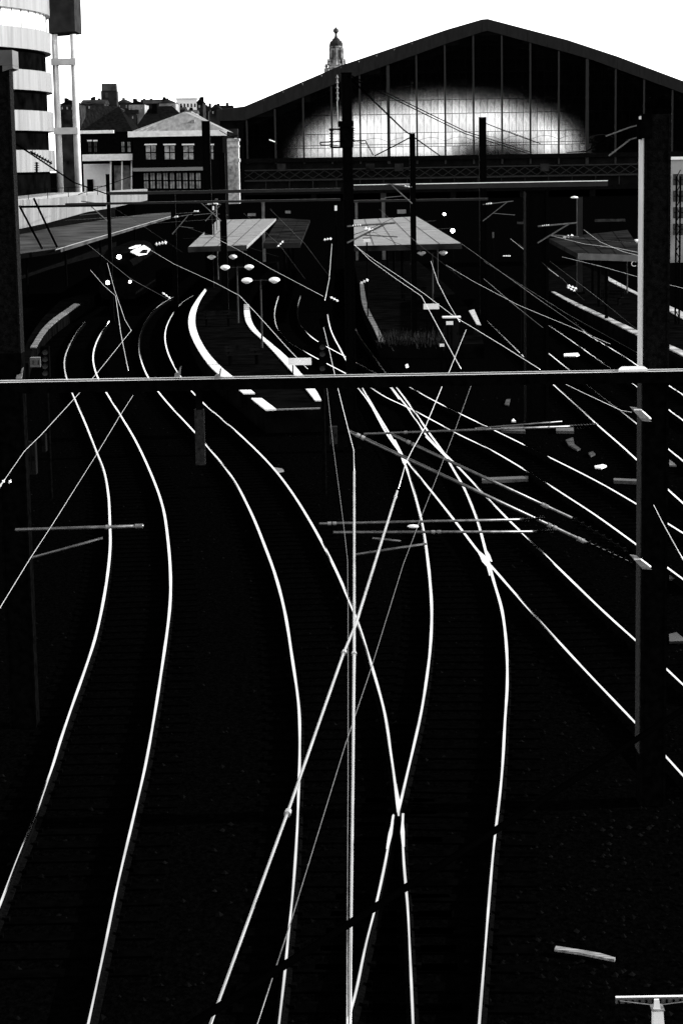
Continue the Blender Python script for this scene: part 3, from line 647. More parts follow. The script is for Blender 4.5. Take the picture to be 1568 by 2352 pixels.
# ------------------------------------------------------------------ signals, signs, cabinets
def signal(label, x, ys, Y, r, boxpx, zb=-.2):
    x0, x1, y0, y1 = boxpx; a, b = at(x0, y0, Y), at(x1, y1, Y)
    t = thing('rail_signal', label, 'signal', ((a.x + b.x) / 2, Y, zb))
    mb = MB(); mb.box((a.x, Y, b.z), (b.x, Y + .25, a.z)); mb.build('signal_head', 'steelrough', t)
    mb = MB(); mb.tube([((a.x + b.x) / 2, Y + .15, zb), ((a.x + b.x) / 2, Y + .15, b.z)], .06, 8); mb.build('post', 'steelrough', t)
    for y in ys:
        c = at(x, y, Y); mb = MB(); mb.tube([(c.x, Y - .03, c.z), (c.x, Y - .001, c.z)], px(r, Y), 14); mb.build('lens', 'lens', t)
        mb = MB(); rr = px(r, Y) * 1.15
        for k in range(8):
            a0, a1 = math.pi * k / 8, math.pi * (k + 1) / 8
            p0, p1 = Vector((c.x + rr * math.cos(a0), Y - .2, c.z + rr * math.sin(a0))), Vector((c.x + rr * math.cos(a1), Y - .2, c.z + rr * math.sin(a1)))
            mb.add([p0, p1, p1 + Vector((0, .199, 0)), p0 + Vector((0, .199, 0))], [(0, 1, 2, 3)])
        mb.build('hood', 'steelrough', t)
signal('four-lens signal behind the beam at left', 104, (809, 825, 841, 857), 60, 6.5, (93, 115, 796, 868))
signal('three-lens signal above the beam near the centre mast', 740, (797, 813, 846), 60, 6.5, (731, 750, 786, 858))
def cabinet(label, x0, x1, y0, y1, Y, m='concreted', top=None, zb=-.2):
    a, b = at(x0, y0, Y), at(x1, y1, Y); t = thing('equipment_cabinet', label, 'cabinet', ((a.x + b.x) / 2, Y, b.z))
    d = max(.3, (b.x - a.x) * .5); mb = MB(); mb.box((a.x, Y, b.z), (b.x, Y + d, a.z)); mb.build('body', m, t)
    n = 2
    for k in range(n):
        xa = a.x + (b.x - a.x) * (k + .06) / n; xb = a.x + (b.x - a.x) * (k + .94) / n
        mb = MB(); mb.box((xa, Y - .02, b.z + .08), (xb, Y - .002, a.z - .06)); o = mb.build('door', m, t)
        mb = MB(); mb.box((xb - .06, Y - .04, (a.z + b.z) / 2 - .06), (xb - .04, Y - .021, (a.z + b.z) / 2 + .06)); mb.build('handle', 'steelrough', t)
    if top: mb = MB(); mb.box((a.x - .08, Y - .05, a.z + .003), (b.x + .08, Y + d + .05, a.z + .07)); mb.build('lid', top, t)
    return t
cabinet('grey trackside cabinet with a white lid behind the beam', 1020, 1054, 731, 800, 92, 'concreted', 'white')
cabinet('small grey box hanging below the beam near the centre', 756, 775, 981, 1020, 62, 'far')
cabinet('dim grey cabinet at the lower left below the beam', 62, 84, 1016, 1090, 52, 'concreted')
cabinet('dim narrow box beside the left cabinet', 96, 106, 998, 1038, 54, 'concreted')
cabinet('pale-sided box below the four-lens signal', 69, 94, 822, 843, 60.6, 'copingd')
def signp(label, x0, x1, y0, y1, Y, m='sign', zb=-.2, txt=None):
    a, b = at(x0, y0, Y), at(x1, y1, Y); t = thing('sign_board', label, 'sign', ((a.x + b.x) / 2, Y, zb), 'white sign boards')
    mb = MB(); mb.box((a.x, Y, b.z), (b.x, Y + .04, a.z)); mb.build('panel', m, t)
    for k in (.2, .8):
        x = a.x + (b.x - a.x) * k; mb = MB(); mb.tube([(x, Y + .07, zb), (x, Y + .07, a.z)], .03, 6); mb.build('post', 'steelrough', t)
    return t
signp('white sign board at the right edge of the island platform', 661, 715, 823, 838, 87, zb=.6)
signp('white sign board left of the trackside cabinet', 972, 1008, 698, 710, 104, zb=.5)
signp('small white plate low on the trackside cabinet side', 1024, 1040, 738, 746, 91.9)
signp('small pale plate at right beyond the tracks', 1009, 1030, 790, 796, 95)
# letter C sign
Y = 136; a, b = at(1440, 596, Y), at(1470, 618, Y)
t = thing('platform_sign', 'dark hanging sign with a white letter C under the right-hand canopy', 'sign', (a.x, Y, b.z))
mb = MB(); mb.box((a.x, Y, b.z), (b.x, Y + .1, a.z)); mb.build('panel', 'steelrough', t)
cu = bpy.data.curves.new('letter', 'FONT'); cu.body = 'C'; cu.size = .5; cu.extrude = .005; cu.align_x = 'CENTER'; cu.align_y = 'CENTER'
cu.materials.append(M_['sign'])
tmp = bpy.data.objects.new('letter_curve', cu); col.objects.link(tmp); bpy.context.view_layer.update()
lme = bpy.data.meshes.new_from_object(tmp.evaluated_get(bpy.context.evaluated_depsgraph_get())); bpy.data.objects.remove(tmp)
lo = bpy.data.objects.new('letter', lme); col.objects.link(lo); lo.rotation_euler = (math.pi / 2, 0, 0); c = at(1454, 606.5, Y); lo.location = (c.x, Y - .012, c.z); par(lo, t)
for k in (.15, .85):
    x = a.x + (b.x - a.x) * k; mb = MB(); mb.tube([(x, Y + .05, a.z), (x, Y + .05, a.z + .45)], .02, 6); mb.build('hanger', 'steelrough', t)

# ------------------------------------------------------------------ canopies
def canopy(label, pts, zs, th, m, front='canopyd', ncol=3, ridges=0, zb=.6):
    P = [gz(p[0], p[1], z) for p, z in zip(pts, zs)]; c = sum(P, Vector()) / len(P)
    t = thing('platform_canopy', label, 'canopy', (c.x, c.y, zb), 'platform canopies')
    mb = MB(); mb.ext(P, (0, 0, -th)); mb.build('roof', m, t)
    mb = MB(); d = Vector((0, -.05, 0))       # fascia along near edge (first two points)
    a, b = P[0], P[1]; mb.ext([a + d - Vector((0, 0, .3)), b + d - Vector((0, 0, .3)), b + d + Vector((0, 0, .03)), a + d + Vector((0, 0, .03))], (0, .045, 0)); mb.build('fascia', front, t)
    for k in range(ncol):
        q = P[0].lerp(P[1], .5).lerp(P[2].lerp(P[3], .5), (k + .5) / ncol)
        mb = MB(); mb.tube([(q.x, q.y, zb), (q.x, q.y, q.z - th)], .1, 8); mb.build('column', 'steelrough', t)
    for k in range(ridges):
        u = (k + 1) / (ridges + 1); a = P[0].lerp(P[1], u); b = P[3].lerp(P[2], u); mb = MB(); up = Vector((0, 0, .012))
        mb.tube([a + up, b + up], .011, 4); mb.build('seam', 'canopyd', t)
    return t
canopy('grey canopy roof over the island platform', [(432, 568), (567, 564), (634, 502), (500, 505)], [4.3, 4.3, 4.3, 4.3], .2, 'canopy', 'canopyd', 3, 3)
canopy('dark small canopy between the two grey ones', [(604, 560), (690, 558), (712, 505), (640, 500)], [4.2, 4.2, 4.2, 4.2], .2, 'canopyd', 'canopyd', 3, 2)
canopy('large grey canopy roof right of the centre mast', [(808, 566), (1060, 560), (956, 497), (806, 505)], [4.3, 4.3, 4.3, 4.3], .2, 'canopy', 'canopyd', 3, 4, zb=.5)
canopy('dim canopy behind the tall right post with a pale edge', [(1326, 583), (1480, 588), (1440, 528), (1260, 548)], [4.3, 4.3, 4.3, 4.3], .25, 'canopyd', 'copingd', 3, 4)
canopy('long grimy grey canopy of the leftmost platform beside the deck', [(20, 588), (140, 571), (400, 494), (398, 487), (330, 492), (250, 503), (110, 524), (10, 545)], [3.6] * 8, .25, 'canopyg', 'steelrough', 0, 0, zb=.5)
P = [gz(x, y, 3.63) for x, y in ((128, 574), (180, 558), (262, 535), (330, 515), (398, 495))]
mb = MB(); mb.tube(P, .035, 6); o = mb.build('gutter', 'galv'); tag(o, 'bright gutter edge along the long left canopy', 'gutter')
t = thing('canopy_columns', 'row of dark columns under the long left canopy', 'columns', gz(100, 575, .5))
for x, y in ((60, 572), (150, 556), (230, 536), (310, 516)):
    q = gz(x, y, 3.3); mb = MB(); mb.tube([(q.x, q.y, -.2), (q.x, q.y, 3.3)], .1, 8); mb.build('column', 'steelrough', t)

# ------------------------------------------------------------------ platform clutter
def bench(label, x, y, z, rz=0):
    c = gz(x, y, z); t = thing('platform_bench', label, 'bench', c, 'platform benches')
    R = Matrix.Rotation(rz, 3, 'Z')
    def bx(nm, a, b, m):
        mb = MB(); mb.box(a, b); mb.v = [tuple(c + R @ Vector(v)) for v in mb.v]; mb.build(nm, m, t)
    for k in range(3): bx('slat', (-.8, -.2 + k * .14, .43), (.8, -.09 + k * .14, .46), 'girder')
    for k in range(2): bx('slat', (-.8, .24, .58 + k * .15), (.8, .27, .69 + k * .15), 'girder')
    for x_ in (-.6, .6): bx('leg', (x_ - .03, -.18, 0), (x_ + .03, .23, .428), 'steelrough'); bx('back_support', (x_ - .03, .275, .3), (x_ + .03, .31, .86), 'steelrough')
bench('dim bench on the near part of the island platform', 560, 838, .6, .3); bench('dim bench farther along the island platform', 500, 750, .6, .2)
bench('dim bench on the right-hand platform', 1400, 700, .6, -.6); bench('dim bench on the middle platform', 950, 690, .5, 0)
for lb, x, y0, y1, Y, wd in (('pale pillar under the far left gantry', 604, 465, 498, 205, 7), ('grey pillar right of the centre mast under the shed', 880, 458, 487, 205, 8), ('short pale pillar above the middle canopy', 818, 466, 480, 205, 6), ('white post beside the dim island mast', 497, 460, 500, 160, 3)):
    a, b = at(x - wd / 2, y0, Y), at(x + wd / 2, y1, Y); t = thing('platform_pillar', lb, 'pillar', (a.x, Y, -.2), 'pale pillars under the shed mouth')
    mb = MB(); mb.box((a.x, Y, -.2), (b.x, Y + .3, a.z)); mb.build('shaft', 'copingd', t)
    mb = MB(); mb.box((a.x - .06, Y - .06, a.z), (b.x + .06, Y + .36, a.z + .1)); mb.build('capital', 'copingd', t)
for lb, x, y, w_, h_, Y, m in (('small white sign left of the centre mast under the shed', 771, 478, 6, 12, 180, 'sign'), ('pale triangular-looking board over the island canopy', 578, 493, 18, 6, 200, 'canopy'), ('small pale board between the two left canopies', 661, 487, 12, 6, 200, 'canopy'), ('pale board above the middle canopy right of the slim mast', 922, 486, 20, 9, 200, 'canopy'), ('tiny pale board in the dark right of the black mast', 1195, 512, 16, 5, 190, 'scrap'), ('dim long board under the shed at right', 1400, 506, 70, 5, 195, 'scrap'), ('small white sign right of the thick black mast', 1132, 540, 4, 14, 150, 'copingd'), ('tiny white sign over the far left gantry', 490, 478, 4, 9, 150, 'sign'), ('pale information board on the middle platform', 842, 552, 16, 8, 120, 'sign'), ('small pale plate on the wide black mast foot', 1195, 655, 8, 3, 100, 'scrap')):
    a, b = at(x - w_ / 2, y - h_ / 2, Y), at(x + w_ / 2, y + h_ / 2, Y); t = thing('station_board', lb, 'sign', (a.x, Y, -.2), 'boards and small signs in the station throat')
    mb = MB(); mb.box((a.x, Y, b.z), (b.x, Y + .08, a.z)); mb.build('panel', m, t)
    mb = MB(); mb.box((a.x - .03, Y + .02, a.z + .002), (b.x + .03, Y + .1, a.z + .05)); mb.build('frame', 'steelrough', t)
    mb = MB(); mb.tube([((a.x + b.x) / 2, Y + .12, -.2), ((a.x + b.x) / 2, Y + .12, a.z)], .04, 6); mb.build('post', 'steelrough', t)
# ------------------------------------------------------------------ trains
def train(label, xc, ytop, Y, wd, length, zr, m, lights, face, skew):
    c = at(xc, ytop, Y); zt = c.z; x0, x1 = c.x - wd / 2, c.x + wd / 2
    t = thing('passenger_train', label, 'train', (c.x, Y, -.17))
    S = [(0, .55, .0), (.9, .25, .0), (2.2, .0, .0), (length, 0, 0)]   # distance back, inset, -
    mb = MB(); vs = []; fs = []
    for dist, ins, _ in S:
        o = skew * dist
        ztt = zt - ins * 1.2
        pr = [(x0 + ins * .3, .25), (x0, .8), (x0, ztt - .7), (x0 + .35, ztt - .15), (x0 + .8, ztt), (x1 - .8, ztt), (x1 - .35, ztt - .15), (x1, ztt - .7), (x1, .8), (x1 - ins * .3, .25)]
        vs += [(x + o, Y + dist, z) for x, z in pr]
    n = 10
    for i in range(len(S) - 1):
        for k in range(n): fs.append((i * n + k, i * n + (k + 1) % n, (i + 1) * n + (k + 1) % n, (i + 1) * n + k))
    fs += [tuple(range(n)), tuple(range(len(S) * n - 1, (len(S) - 1) * n - 1, -1))]
    mb.add(vs, fs); mb.build('body', 'brick', t)
    mb = MB(); mb.ext([(x0 + .45, Y - .03, zt - 1.9), (x1 - .45, Y - .03, zt - 1.9), (x1 - .55, Y - .03, zt - 1.05), (x0 + .55, Y - .03, zt - 1.05)], (0, .028, 0)); mb.build('windscreen', 'glassd', t)
    if face: mb = MB(); mb.ext([at(p[0], p[1], Y - .06) for p in face], (0, .05, 0)); mb.build('cab_mask', 'white', t)
    for (x, y, r) in lights:
        q = at(x, y, Y); mb = MB(); mb.tube([(q.x, Y - .1, q.z), (q.x, Y - .002, q.z)], px(r, Y), 14); mb.build('headlight', 'lampon', t)
    for k in range(4):
        d = 3 + k * 3; 
        for xx in (x0 + .3, x1 - .4):
            mb = MB(); mb.tube([(xx + skew * d, Y + d, .29), (xx + .1 + skew * d, Y + d, .29)], .45, 14); mb.build('wheel', 'steelrough', t)
train('black train with three lit round headlights approaching at left', 268, 572, 144, 2.5, 16, 0, 'steel', [(274, 590, 4.9), (248, 649, 4.5), (299, 647, 3.0)], None, .0)

tr = bpy.data.objects['passenger_train']
for pts, z, m, nm in (([(300, 578), (318, 566), (330, 562), (346, 572), (338, 582), (318, 586)], 3.5, 'white', 'roof_fairing'), ([(296, 570), (304, 564), (324, 562), (316, 567)], 3.62, 'white', 'roof_fairing'), ([(322, 580), (328, 573), (340, 573), (338, 580)], 3.56, 'glassd', 'roof_hatch')):
    mb = MB(); mb.ext([gz(p[0], p[1], z) for p in pts], (0, 0, -.05)); mb.build(nm, m, tr)

# ------------------------------------------------------------------ tower, deck, buildings at left
TC = (at(120, 300, 225).x - 30.0, 225.0)
tw = thing('round_tower', 'curved office tower with alternating pale parapets and dark window bands', 'building', (TC[0], TC[1], -.2))
def ring(r, z0, z1, m, name, n=72):
    mb = MB(); vs = []; fs = []
    for k in range(n):
        a = 2 * math.pi * k / n; vs += [(TC[0] + r * math.cos(a), TC[1] + r * math.sin(a), z0), (TC[0] + r * math.cos(a), TC[1] + r * math.sin(a), z1)]
    for k in range(n): fs.append((2 * k, 2 * ((k + 1) % n), 2 * ((k + 1) % n) + 1, 2 * k + 1))
    fs += [tuple(2 * k for k in range(n - 1, -1, -1)), tuple(2 * k + 1 for k in range(n))]
    mb.add(vs, fs); return mb.build(name, m, tw)
zz = lambda y: at(120, y, 225).z
yb = [-160, 33, 74, 121, 167, 212, 257, 302, 345, 394, 452]
# (bottom y, top y) of rings as seen at the right edge
ring(30.0, zz(33), zz(-10), 'concrete', 'parapet_ring'); ring(30.0, zz(121), zz(74), 'concrete', 'parapet_ring')
ring(30.0, zz(212), zz(167), 'concrete', 'parapet_ring'); ring(30.0, zz(302), zz(257), 'concrete', 'parapet_ring'); ring(30.0, zz(394), zz(345), 'concrete', 'parapet_ring')
ring(29.55, zz(74) + .01, zz(33) - .01, 'white', 'pale_storey'); 
for a, b in ((167, 121), (257, 212), (345, 302), (452, 394)): ring(29.4, zz(a) + .01, zz(b) - .01, 'blackpane', 'window_band')
ring(29.4, zz(-60), zz(-10) + .01 if zz(-10) > zz(-60) else zz(-60), 'blackpane', 'window_band'); ring(30.0, zz(-60), zz(-100), 'concrete', 'parapet_ring')
ring(28.9, -.2, zz(452) - .01, 'concreted', 'base_storey')
for a, b in ((74, 33),):      # mullions on the visible arc
    for k in range(22):
        an = math.radians(-60 + k * 4); x, y = TC[0] + 29.58 * math.cos(an), TC[1] + 29.58 * math.sin(an)
        mb = MB(); mb.tube([(x, y, zz(a) + .02), (x, y, zz(b) - .02)], .05, 4); mb.build('mullion', 'steelrough' if a > 100 else 'concrete', tw)
# frame with columns and box beside the tower
Y = 234
fr = thing('column_frame', 'pale concrete frame of two columns carrying a dark box beside the tower', 'structure', at(152, 444, Y))
for xa, xb, x2a, x2b in ((121, 131, 128, 144), (160, 175, 171, 187)):
    a = at((xa + xb) / 2, 78, Y); b = at((x2a + x2b) / 2, 444, Y); X = (a.x + b.x) / 2
    mb = MB(); mb.tube([(X, Y + .6, b.z - 3), (X, Y + .6, a.z)], [.39, .33], 16); mb.build('column', 'colpaint_litplate', fr, smooth=True)
xl, xr = mid_x(120, 200, Y), mid_x(176, 200, Y)
for y0, y1 in ((134, 149), (293, 308)):
    mb = MB(); mb.box((xl, Y - .02, at(150, y1, Y).z), (xr, Y + 1.3, at(150, y0, Y).z)); mb.build('cross_beam', 'colpaint_litplate', fr)
mb = MB(); mb.hexa([(xl - .1, Y - .1, at(150, 76, Y).z), (xr + .1, Y - .1, at(150, 72, Y).z), (xr + .1, Y + 6, at(150, 72, Y).z), (xl - .1, Y + 6, at(150, 76, Y).z), (xl - .1, Y - .1, at(150, -90, Y).z), (xr + .1, Y - .1, at(150, -90, Y).z), (xr + .1, Y + 6, at(150, -90, Y).z), (xl - .1, Y + 6, at(150, -90, Y).z)]); mb.build('upper_box', 'boxgrey', fr)
dk = thing('deck', 'pale raised deck edge below the tower, running over the tracks side', 'deck', (at(100, 480, 170).x, 170, -.2))
mb = MB(); T_ = [at(-80, 464, 166), at(15, 461, 174), at(110, 456, 197), at(200, 449, 219), at(248, 447, 227)]; B_ = [at(-80, 548, 166), at(15, 532, 174), at(110, 512, 197), at(200, 487, 219), at(248, 479, 227)]
for i in range(4): mb.hexa([B_[i], B_[i + 1], B_[i + 1] + Vector((0, 48, 0)), B_[i] + Vector((0, 48, 0)), T_[i], T_[i + 1], T_[i + 1] + Vector((0, 48, 0)), T_[i] + Vector((0, 48, 0))])
mb.build('deck_slab', 'concrete', dk)
mb = MB()
for i in range(4):
    a, b = B_[i] + Vector((0, .6, -.01)), B_[i + 1] + Vector((0, .6, -.01)); 
    mb.hexa([(a.x, a.y, -.2), (b.x, b.y, -.2), (b.x, b.y + 7, -.2), (a.x, a.y + 7, -.2), a, b, b + Vector((0, 7, 0)), a + Vector((0, 7, 0))])
mb.build('retaining_wall', 'brick', dk)
for k in range(9):
    u = k / 8 * 3.999; i = int(u); p = T_[i].lerp(T_[i + 1], u - i)
    mb = MB(); mb.tube([p + Vector((0, .2, 0)), p + Vector((0, .2, .9))], .03, 6); mb.build('rail_post', 'steelrough', dk)
mb = MB(); mb.tube([p + Vector((0, .2, .9)) for p in T_], .03, 6); mb.build('hand_rail', 'steelrough', dk)

def win(parent, x0, x1, y0, y1, Y, pane='windowl', lintel=True, cross=True, frame='steelrough'):
    a, b = at(x0, y0, Y), at(x1, y1, Y); mb = MB(); mb.box((a.x, Y - .06, b.z), (b.x, Y - .002, a.z)); w_ = mb.build('window', frame, parent)
    n = 2 if cross else 1; mw = (b.x - a.x); hz = a.z - b.z
    for i in range(n):
        for j in range(n):
            xa = a.x + mw * (i + .1) / n; xb = a.x + mw * (i + .9) / n; za = b.z + hz * (j + .08) / n; zb_ = b.z + hz * (j + .92) / n
            mb = MB(); mb.box((xa, Y - .075, za), (xb, Y - .061, zb_)); o = mb.build('pane', pane, w_)
    if lintel:
        mb = MB(); mb.box((a.x - .12, Y - .1, a.z + .02), (b.x + .12, Y - .003, a.z + .02 + px(3.2, Y))); mb.build('lintel', 'coping', parent)
def house(name, label, x0, x1, yeave, Y, depth, wallm, roof=None, roofm='roofd', zb=-.2, cat='building', group=None):
    a, b = at(x0, yeave, Y), at(x1, yeave, Y); ze = (a.z + b.z) / 2
    t = thing(name, label, cat, ((a.x + b.x) / 2, Y, zb), group)
    mb = MB(); mb.box((a.x, Y, zb), (b.x, Y + depth, ze)); mb.build('wall', wallm, t)
    return t, a.x, b.x, ze
# small hip-roofed building
t, xa, xb, ze = house('station_annex', 'black brick annex with a pale ribbed hip roof left of the shed', 305, 511, 309, 342, 14, 'brick')
mb = MB(); ov = .6; zr = at(429, 257, 352.8).z; mb.add([(xa - ov, 342 - ov, ze + .45), (xb + ov, 342 - ov, ze + .45), (xb + ov, 367 + ov, ze + .45), (xa - ov, 367 + ov, ze + .45), (at(424, 257, 352.8).x, 352.8, zr), (at(436, 257, 352.8).x, 358.2, zr)], [(0, 1, 5, 4), (1, 2, 5), (2, 3, 4, 5), (3, 0, 4), (3, 2, 1, 0)]); rfo = mb.build('roof', 'roofz', t)
for k in range(1, 14):
    u = k / 14; p = Vector((xa - ov, 342 - ov, ze + .47)).lerp(Vector((xb + ov, 342 - ov, ze + .47)), u); q = Vector((at(424, 257, 352.8).x, 352.8, zr + .02)).lerp(Vector((at(436, 257, 352.8).x, 358.2, zr + .02)), u)
    mb = MB(); mb.tube([p, p.lerp(q, .97)], .08, 4); mb.build('roof_seam', 'roofz', rfo)
mb = MB(); mb.box((xa - ov - .1, 342 - ov - .25, ze - .3), (xb + ov + .1, 342 - ov - .01, ze + .6)); o = mb.build('eaves_board', 'coping', t)
mb = MB(); p, q = Vector((xb + ov, 342 - ov, ze + .3)), Vector((at(436, 257, 352.8).x, 358.2, zr + .05)); mb.tube([p, q], .16, 6); mb.build('hip_ridge', 'coping', t)
mb = MB(); a, b = at(441, 276, 346.68), at(448, 284, 346.68); mb.box((a.x, 346, b.z), (b.x, 348.5, a.z)); mb.build('roof_hatch', 'galv', t)
for x in (334, 377, 420, 479): win(t, x, x + 26 if x < 470 else x + 12, 334, 367, 342)
for k in range(9):
    x = 330 + k * 15; win(t, x, x + 12, 396, 434, 342, 'windowl', False, True)
mb = MB(); a, b = at(306, 386, 340.2), at(470, 391, 340.2); mb.box((a.x, 339, b.z), (b.x, 341.9, a.z)); mb.build('awning', 'galv', t)
# brick house left of it
t, xa, xb, ze = house('brick_house', 'black brick house with a white wall panel and flat white canopy', 184, 303, 303, 352.8, 18, 'brick')
mb = MB(); zr = at(212, 243, 360).z; x_ = [xa - .2, at(212, 243, 360).x, at(285, 290, 360).x, xb + .2]
mb.add([(x_[0], 352.5, ze), (x_[3], 352.5, ze), (x_[3], 371, ze), (x_[0], 371, ze), (x_[1], 358.2, zr), (x_[1] + 4, 365, zr)], [(0, 1, 5, 4), (1, 2, 5), (2, 3, 4, 5), (3, 0, 4), (3, 2, 1, 0)]); mb.build('roof', 'roofd', t)
mb = MB(); a, b = at(184, 300, 351.9), at(262, 306, 351.9); mb.box((a.x, 351.8, b.z), (b.x, 352.4, a.z)); mb.build('gutter', 'coping', t)
for x in (203, 216, 279, 293): win(t, x, x + 8, 325, 350, 352.8, 'windowl' if x > 270 else 'lens', x < 270)
mb = MB(); a, b = at(192, 355, 345.6), at(307, 368, 345.6); mb.box((a.x, 344, b.z), (b.x, 352.7, a.z)); mb.build('flat_canopy', 'coping', t)
mb = MB(); a, b = at(192, 377, 352.44), at(257, 446, 352.44); mb.box((a.x, 352.4, b.z), (b.x, 352.79, a.z)); mb.build('white_wall_panel', 'white', t)
mb = MB(); a, b = at(200, 412, 352.08), at(215, 446, 352.08); mb.box((a.x, 352.2, b.z), (b.x, 352.39, a.z)); mb.build('door', 'glassd', t)
mb = MB(); a, b = at(262, 380, 352.08), at(300, 446, 352.08); mb.box((a.x, 352.2, b.z), (b.x, 352.79, a.z)); mb.build('window_front', 'windowl', t)
for x in (255, 281, 303): mb = MB(); mb.tube([at(x, 370, 345.6), at(x, 446, 345.6)], .14, 8); mb.build('canopy_post', 'white', t)
# dark roofed building behind
t, xa, xb, ze = house('gabled_house', 'big dark-roofed house behind the annex', 312, 440, 300, 388.8, 21.6, 'brick')
zr = at(372, 243, 396).z; mb = MB(); mb.add([(xa - .4, 388.3, ze), (xb + .4, 388.3, ze), (xb + .4, 411, ze), (xa - .4, 411, ze), (at(345, 243, 397.8).x, 398, zr), (at(395, 243, 397.8).x, 398, zr)], [(0, 1, 5, 4), (1, 2, 5), (2, 3, 4, 5), (3, 0, 4), (3, 2, 1, 0)]); mb.build('roof', 'roofd', t)
mb = MB(); a = at(356, 245, 396); mb.box((a.x - .45, 395, a.z - 3), (a.x + .45, 397, a.z + .5)); mb.build('chimney', 'brick', t)
# skyline of far houses
far = [(138, 184, 240, 'far', 'far house roof between the tower columns'), (186, 240, 238, 'far', 'long far house left of the water tower'), (268, 300, 236, 'far', 'far house just right of the water tower'),
       (296, 332, 240, 'farl', 'pale far house with a small pointed dormer'), (322, 372, 238, 'far', 'broad far house in the middle of the skyline'), (366, 404, 237, 'farl', 'pale far house behind the annex roof'),
       (452, 466, 236, 'far', 'narrow far house beside the white block'), (461, 488, 250, 'far', 'low far house left of the shed eave'), (484, 504, 256, 'farl', 'pale low far house touching the shed eave'), (500, 532, 252, 'far', 'far flat block just behind the shed eave')]
rowlab = ['between the tower columns', 'right of the tower columns', 'below the water tower', 'under the long far house', 'with a steep roof under the water tower', 'below the pale dormered house', 'under the broad far house', 'just left of the annex ridge', 'peeping over the annex roof', 'right of the annex ridge', 'below the narrow far house', 'left of the shed corner', 'at the foot of the skyline near the shed eave']
for k_, lab_ in enumerate(rowlab):
    x0_ = 142 + k_ * 28.5; far.append((x0_, x0_ + 20 + (k_ * 13) % 14, 250 + (k_ * 7) % 12, 'farl' if k_ % 3 == 1 else 'far', 'smaller lower skyline house ' + lab_))
for i, (x0, x1, ye, m, lab) in enumerate(far):
    Yf = 600 + (i * 37) % 90
    t, xa, xb, ze = house('far_house', lab, x0, x1, ye, Yf, 14, m, zb=-.2, group='far houses on the skyline')
    zr = ze + px(random.uniform(7, 12), Yf); md = (xa + xb) / 2
    if i in (0, 3, 5, 7) or i % 4 == 2: vs = [(xa - .2, Yf - .2, ze), (xb + .2, Yf - .2, ze), (xb + .2, Yf + 14.2, ze), (xa - .2, Yf + 14.2, ze), (md, Yf - .2, zr), (md, Yf + 14.2, zr)]; fs = [(0, 1, 4), (1, 2, 5, 4), (2, 3, 5), (3, 0, 4, 5), (3, 2, 1, 0)]
    else: vs = [(xa - .2, Yf - .2, ze), (xb + .2, Yf - .2, ze), (xb + .2, Yf + 14.2, ze), (xa - .2, Yf + 14.2, ze), (xa - .2, Yf + 7, zr), (xb + .2, Yf + 7, zr)]; fs = [(0, 1, 5, 4), (1, 2, 5), (2, 3, 4, 5), (3, 0, 4), (3, 2, 1, 0)]
    mb = MB(); mb.add(vs, fs); r_ = mb.build('roof', ['roofd', 'far', 'farroof'][i % 3], t)
    for k in range(random.randint(1, 3)):
        cx = random.uniform(xa + .5, xb - .5); mb = MB(); mb.box((cx - .4, Yf + 6.3, ze), (cx + .4, Yf + 7.7, zr + random.uniform(.2, .9))); mb.build('chimney', 'far', r_)
    nw = max(1, int((x1 - x0) / 11))
    for k in range(nw):
        x = x0 + (k + .3) * (x1 - x0) / nw; win(t, x, x + 4, ye + 5, ye + 12, Yf, 'windowl', False, False)
t, xa, xb, ze = house('white_block', 'white flat block on the skyline', 405, 453, 228, 720, 16, 'white', group=None)
mb = MB(); mb.box((xa - .3, 719.7, ze), (xb + .3, 736.3, ze + .5)); mb.build('roof', 'coping', t)
for k in range(5): win(t, 414 + k * 8, 418 + k * 8, 238, 246, 720, 'lens', False, False)
Y = 650; t = thing('water_tower', 'square grey water tower standing above the skyline houses', 'tower', (at(250, 245, Y).x, Y, -.2))
a, b = at(232, 209, Y), at(269, 240, Y); mb = MB(); mb.box((a.x, Y, -.2), (b.x, Y + 5, a.z)); mb.build('shaft', 'far', t)
a, b = at(233, 192, Y), at(268, 208, Y); mb = MB(); mb.hexa([(a.x, Y - .2, b.z), (b.x, Y - .2, b.z), (b.x, Y + 3.2, b.z), (a.x, Y + 3.2, b.z), (a.x + .1, Y - .1, a.z), (b.x - .1, Y - .1, a.z), (b.x - .1, Y + 3, a.z), (a.x + .1, Y + 3, a.z)]); mb.build('tank', 'farroof', t)
a, b = at(242, 213, Y), at(249, 224, Y); mb = MB(); mb.box((a.x, Y - .1, b.z), (b.x, Y - .002, a.z)); mb.build('window', 'lens', t)

# belfry
Y = 1000; S = Y / FPX; cxp = at(772, 120, Y).x; bt = thing('belfry', 'ornate stone belfry with domed lantern behind the shed roof', 'tower', (cxp, Y, -.2))
zf = lambda y: at(772, y, Y).z
def stage(name, m, prof, n=8):
    mb = MB(); mb.lathe((cxp, Y, 0), [(zf(y), r * S) for y, r in prof], n); return mb.build(name, m, bt)
stage('finial', 'lens', [(62, .8), (65, 3), (68, 6.5), (73, 6.5), (77, 3), (83, 3.2), (87, 5)], 10)
stage('dome', 'far', [(87, 5), (90, 8.5), (92, 9), (95, 13), (99, 15), (104, 16), (106, 16.5)], 12)
stage('cornice', 'belf', [(106.1, 17), (108, 17.5), (110, 15.5)], 8)
stage('lantern', 'belf', [(110, 14), (138, 14.5)], 8); stage('lantern_base', 'belf', [(138.1, 17), (140, 18), (146, 17), (147, 19.5), (150, 20), (151, 18.5)], 8)
stage('lower_shaft', 'belf', [(151.1, 19), (156, 21), (158, 19), (280, 20)], 8)
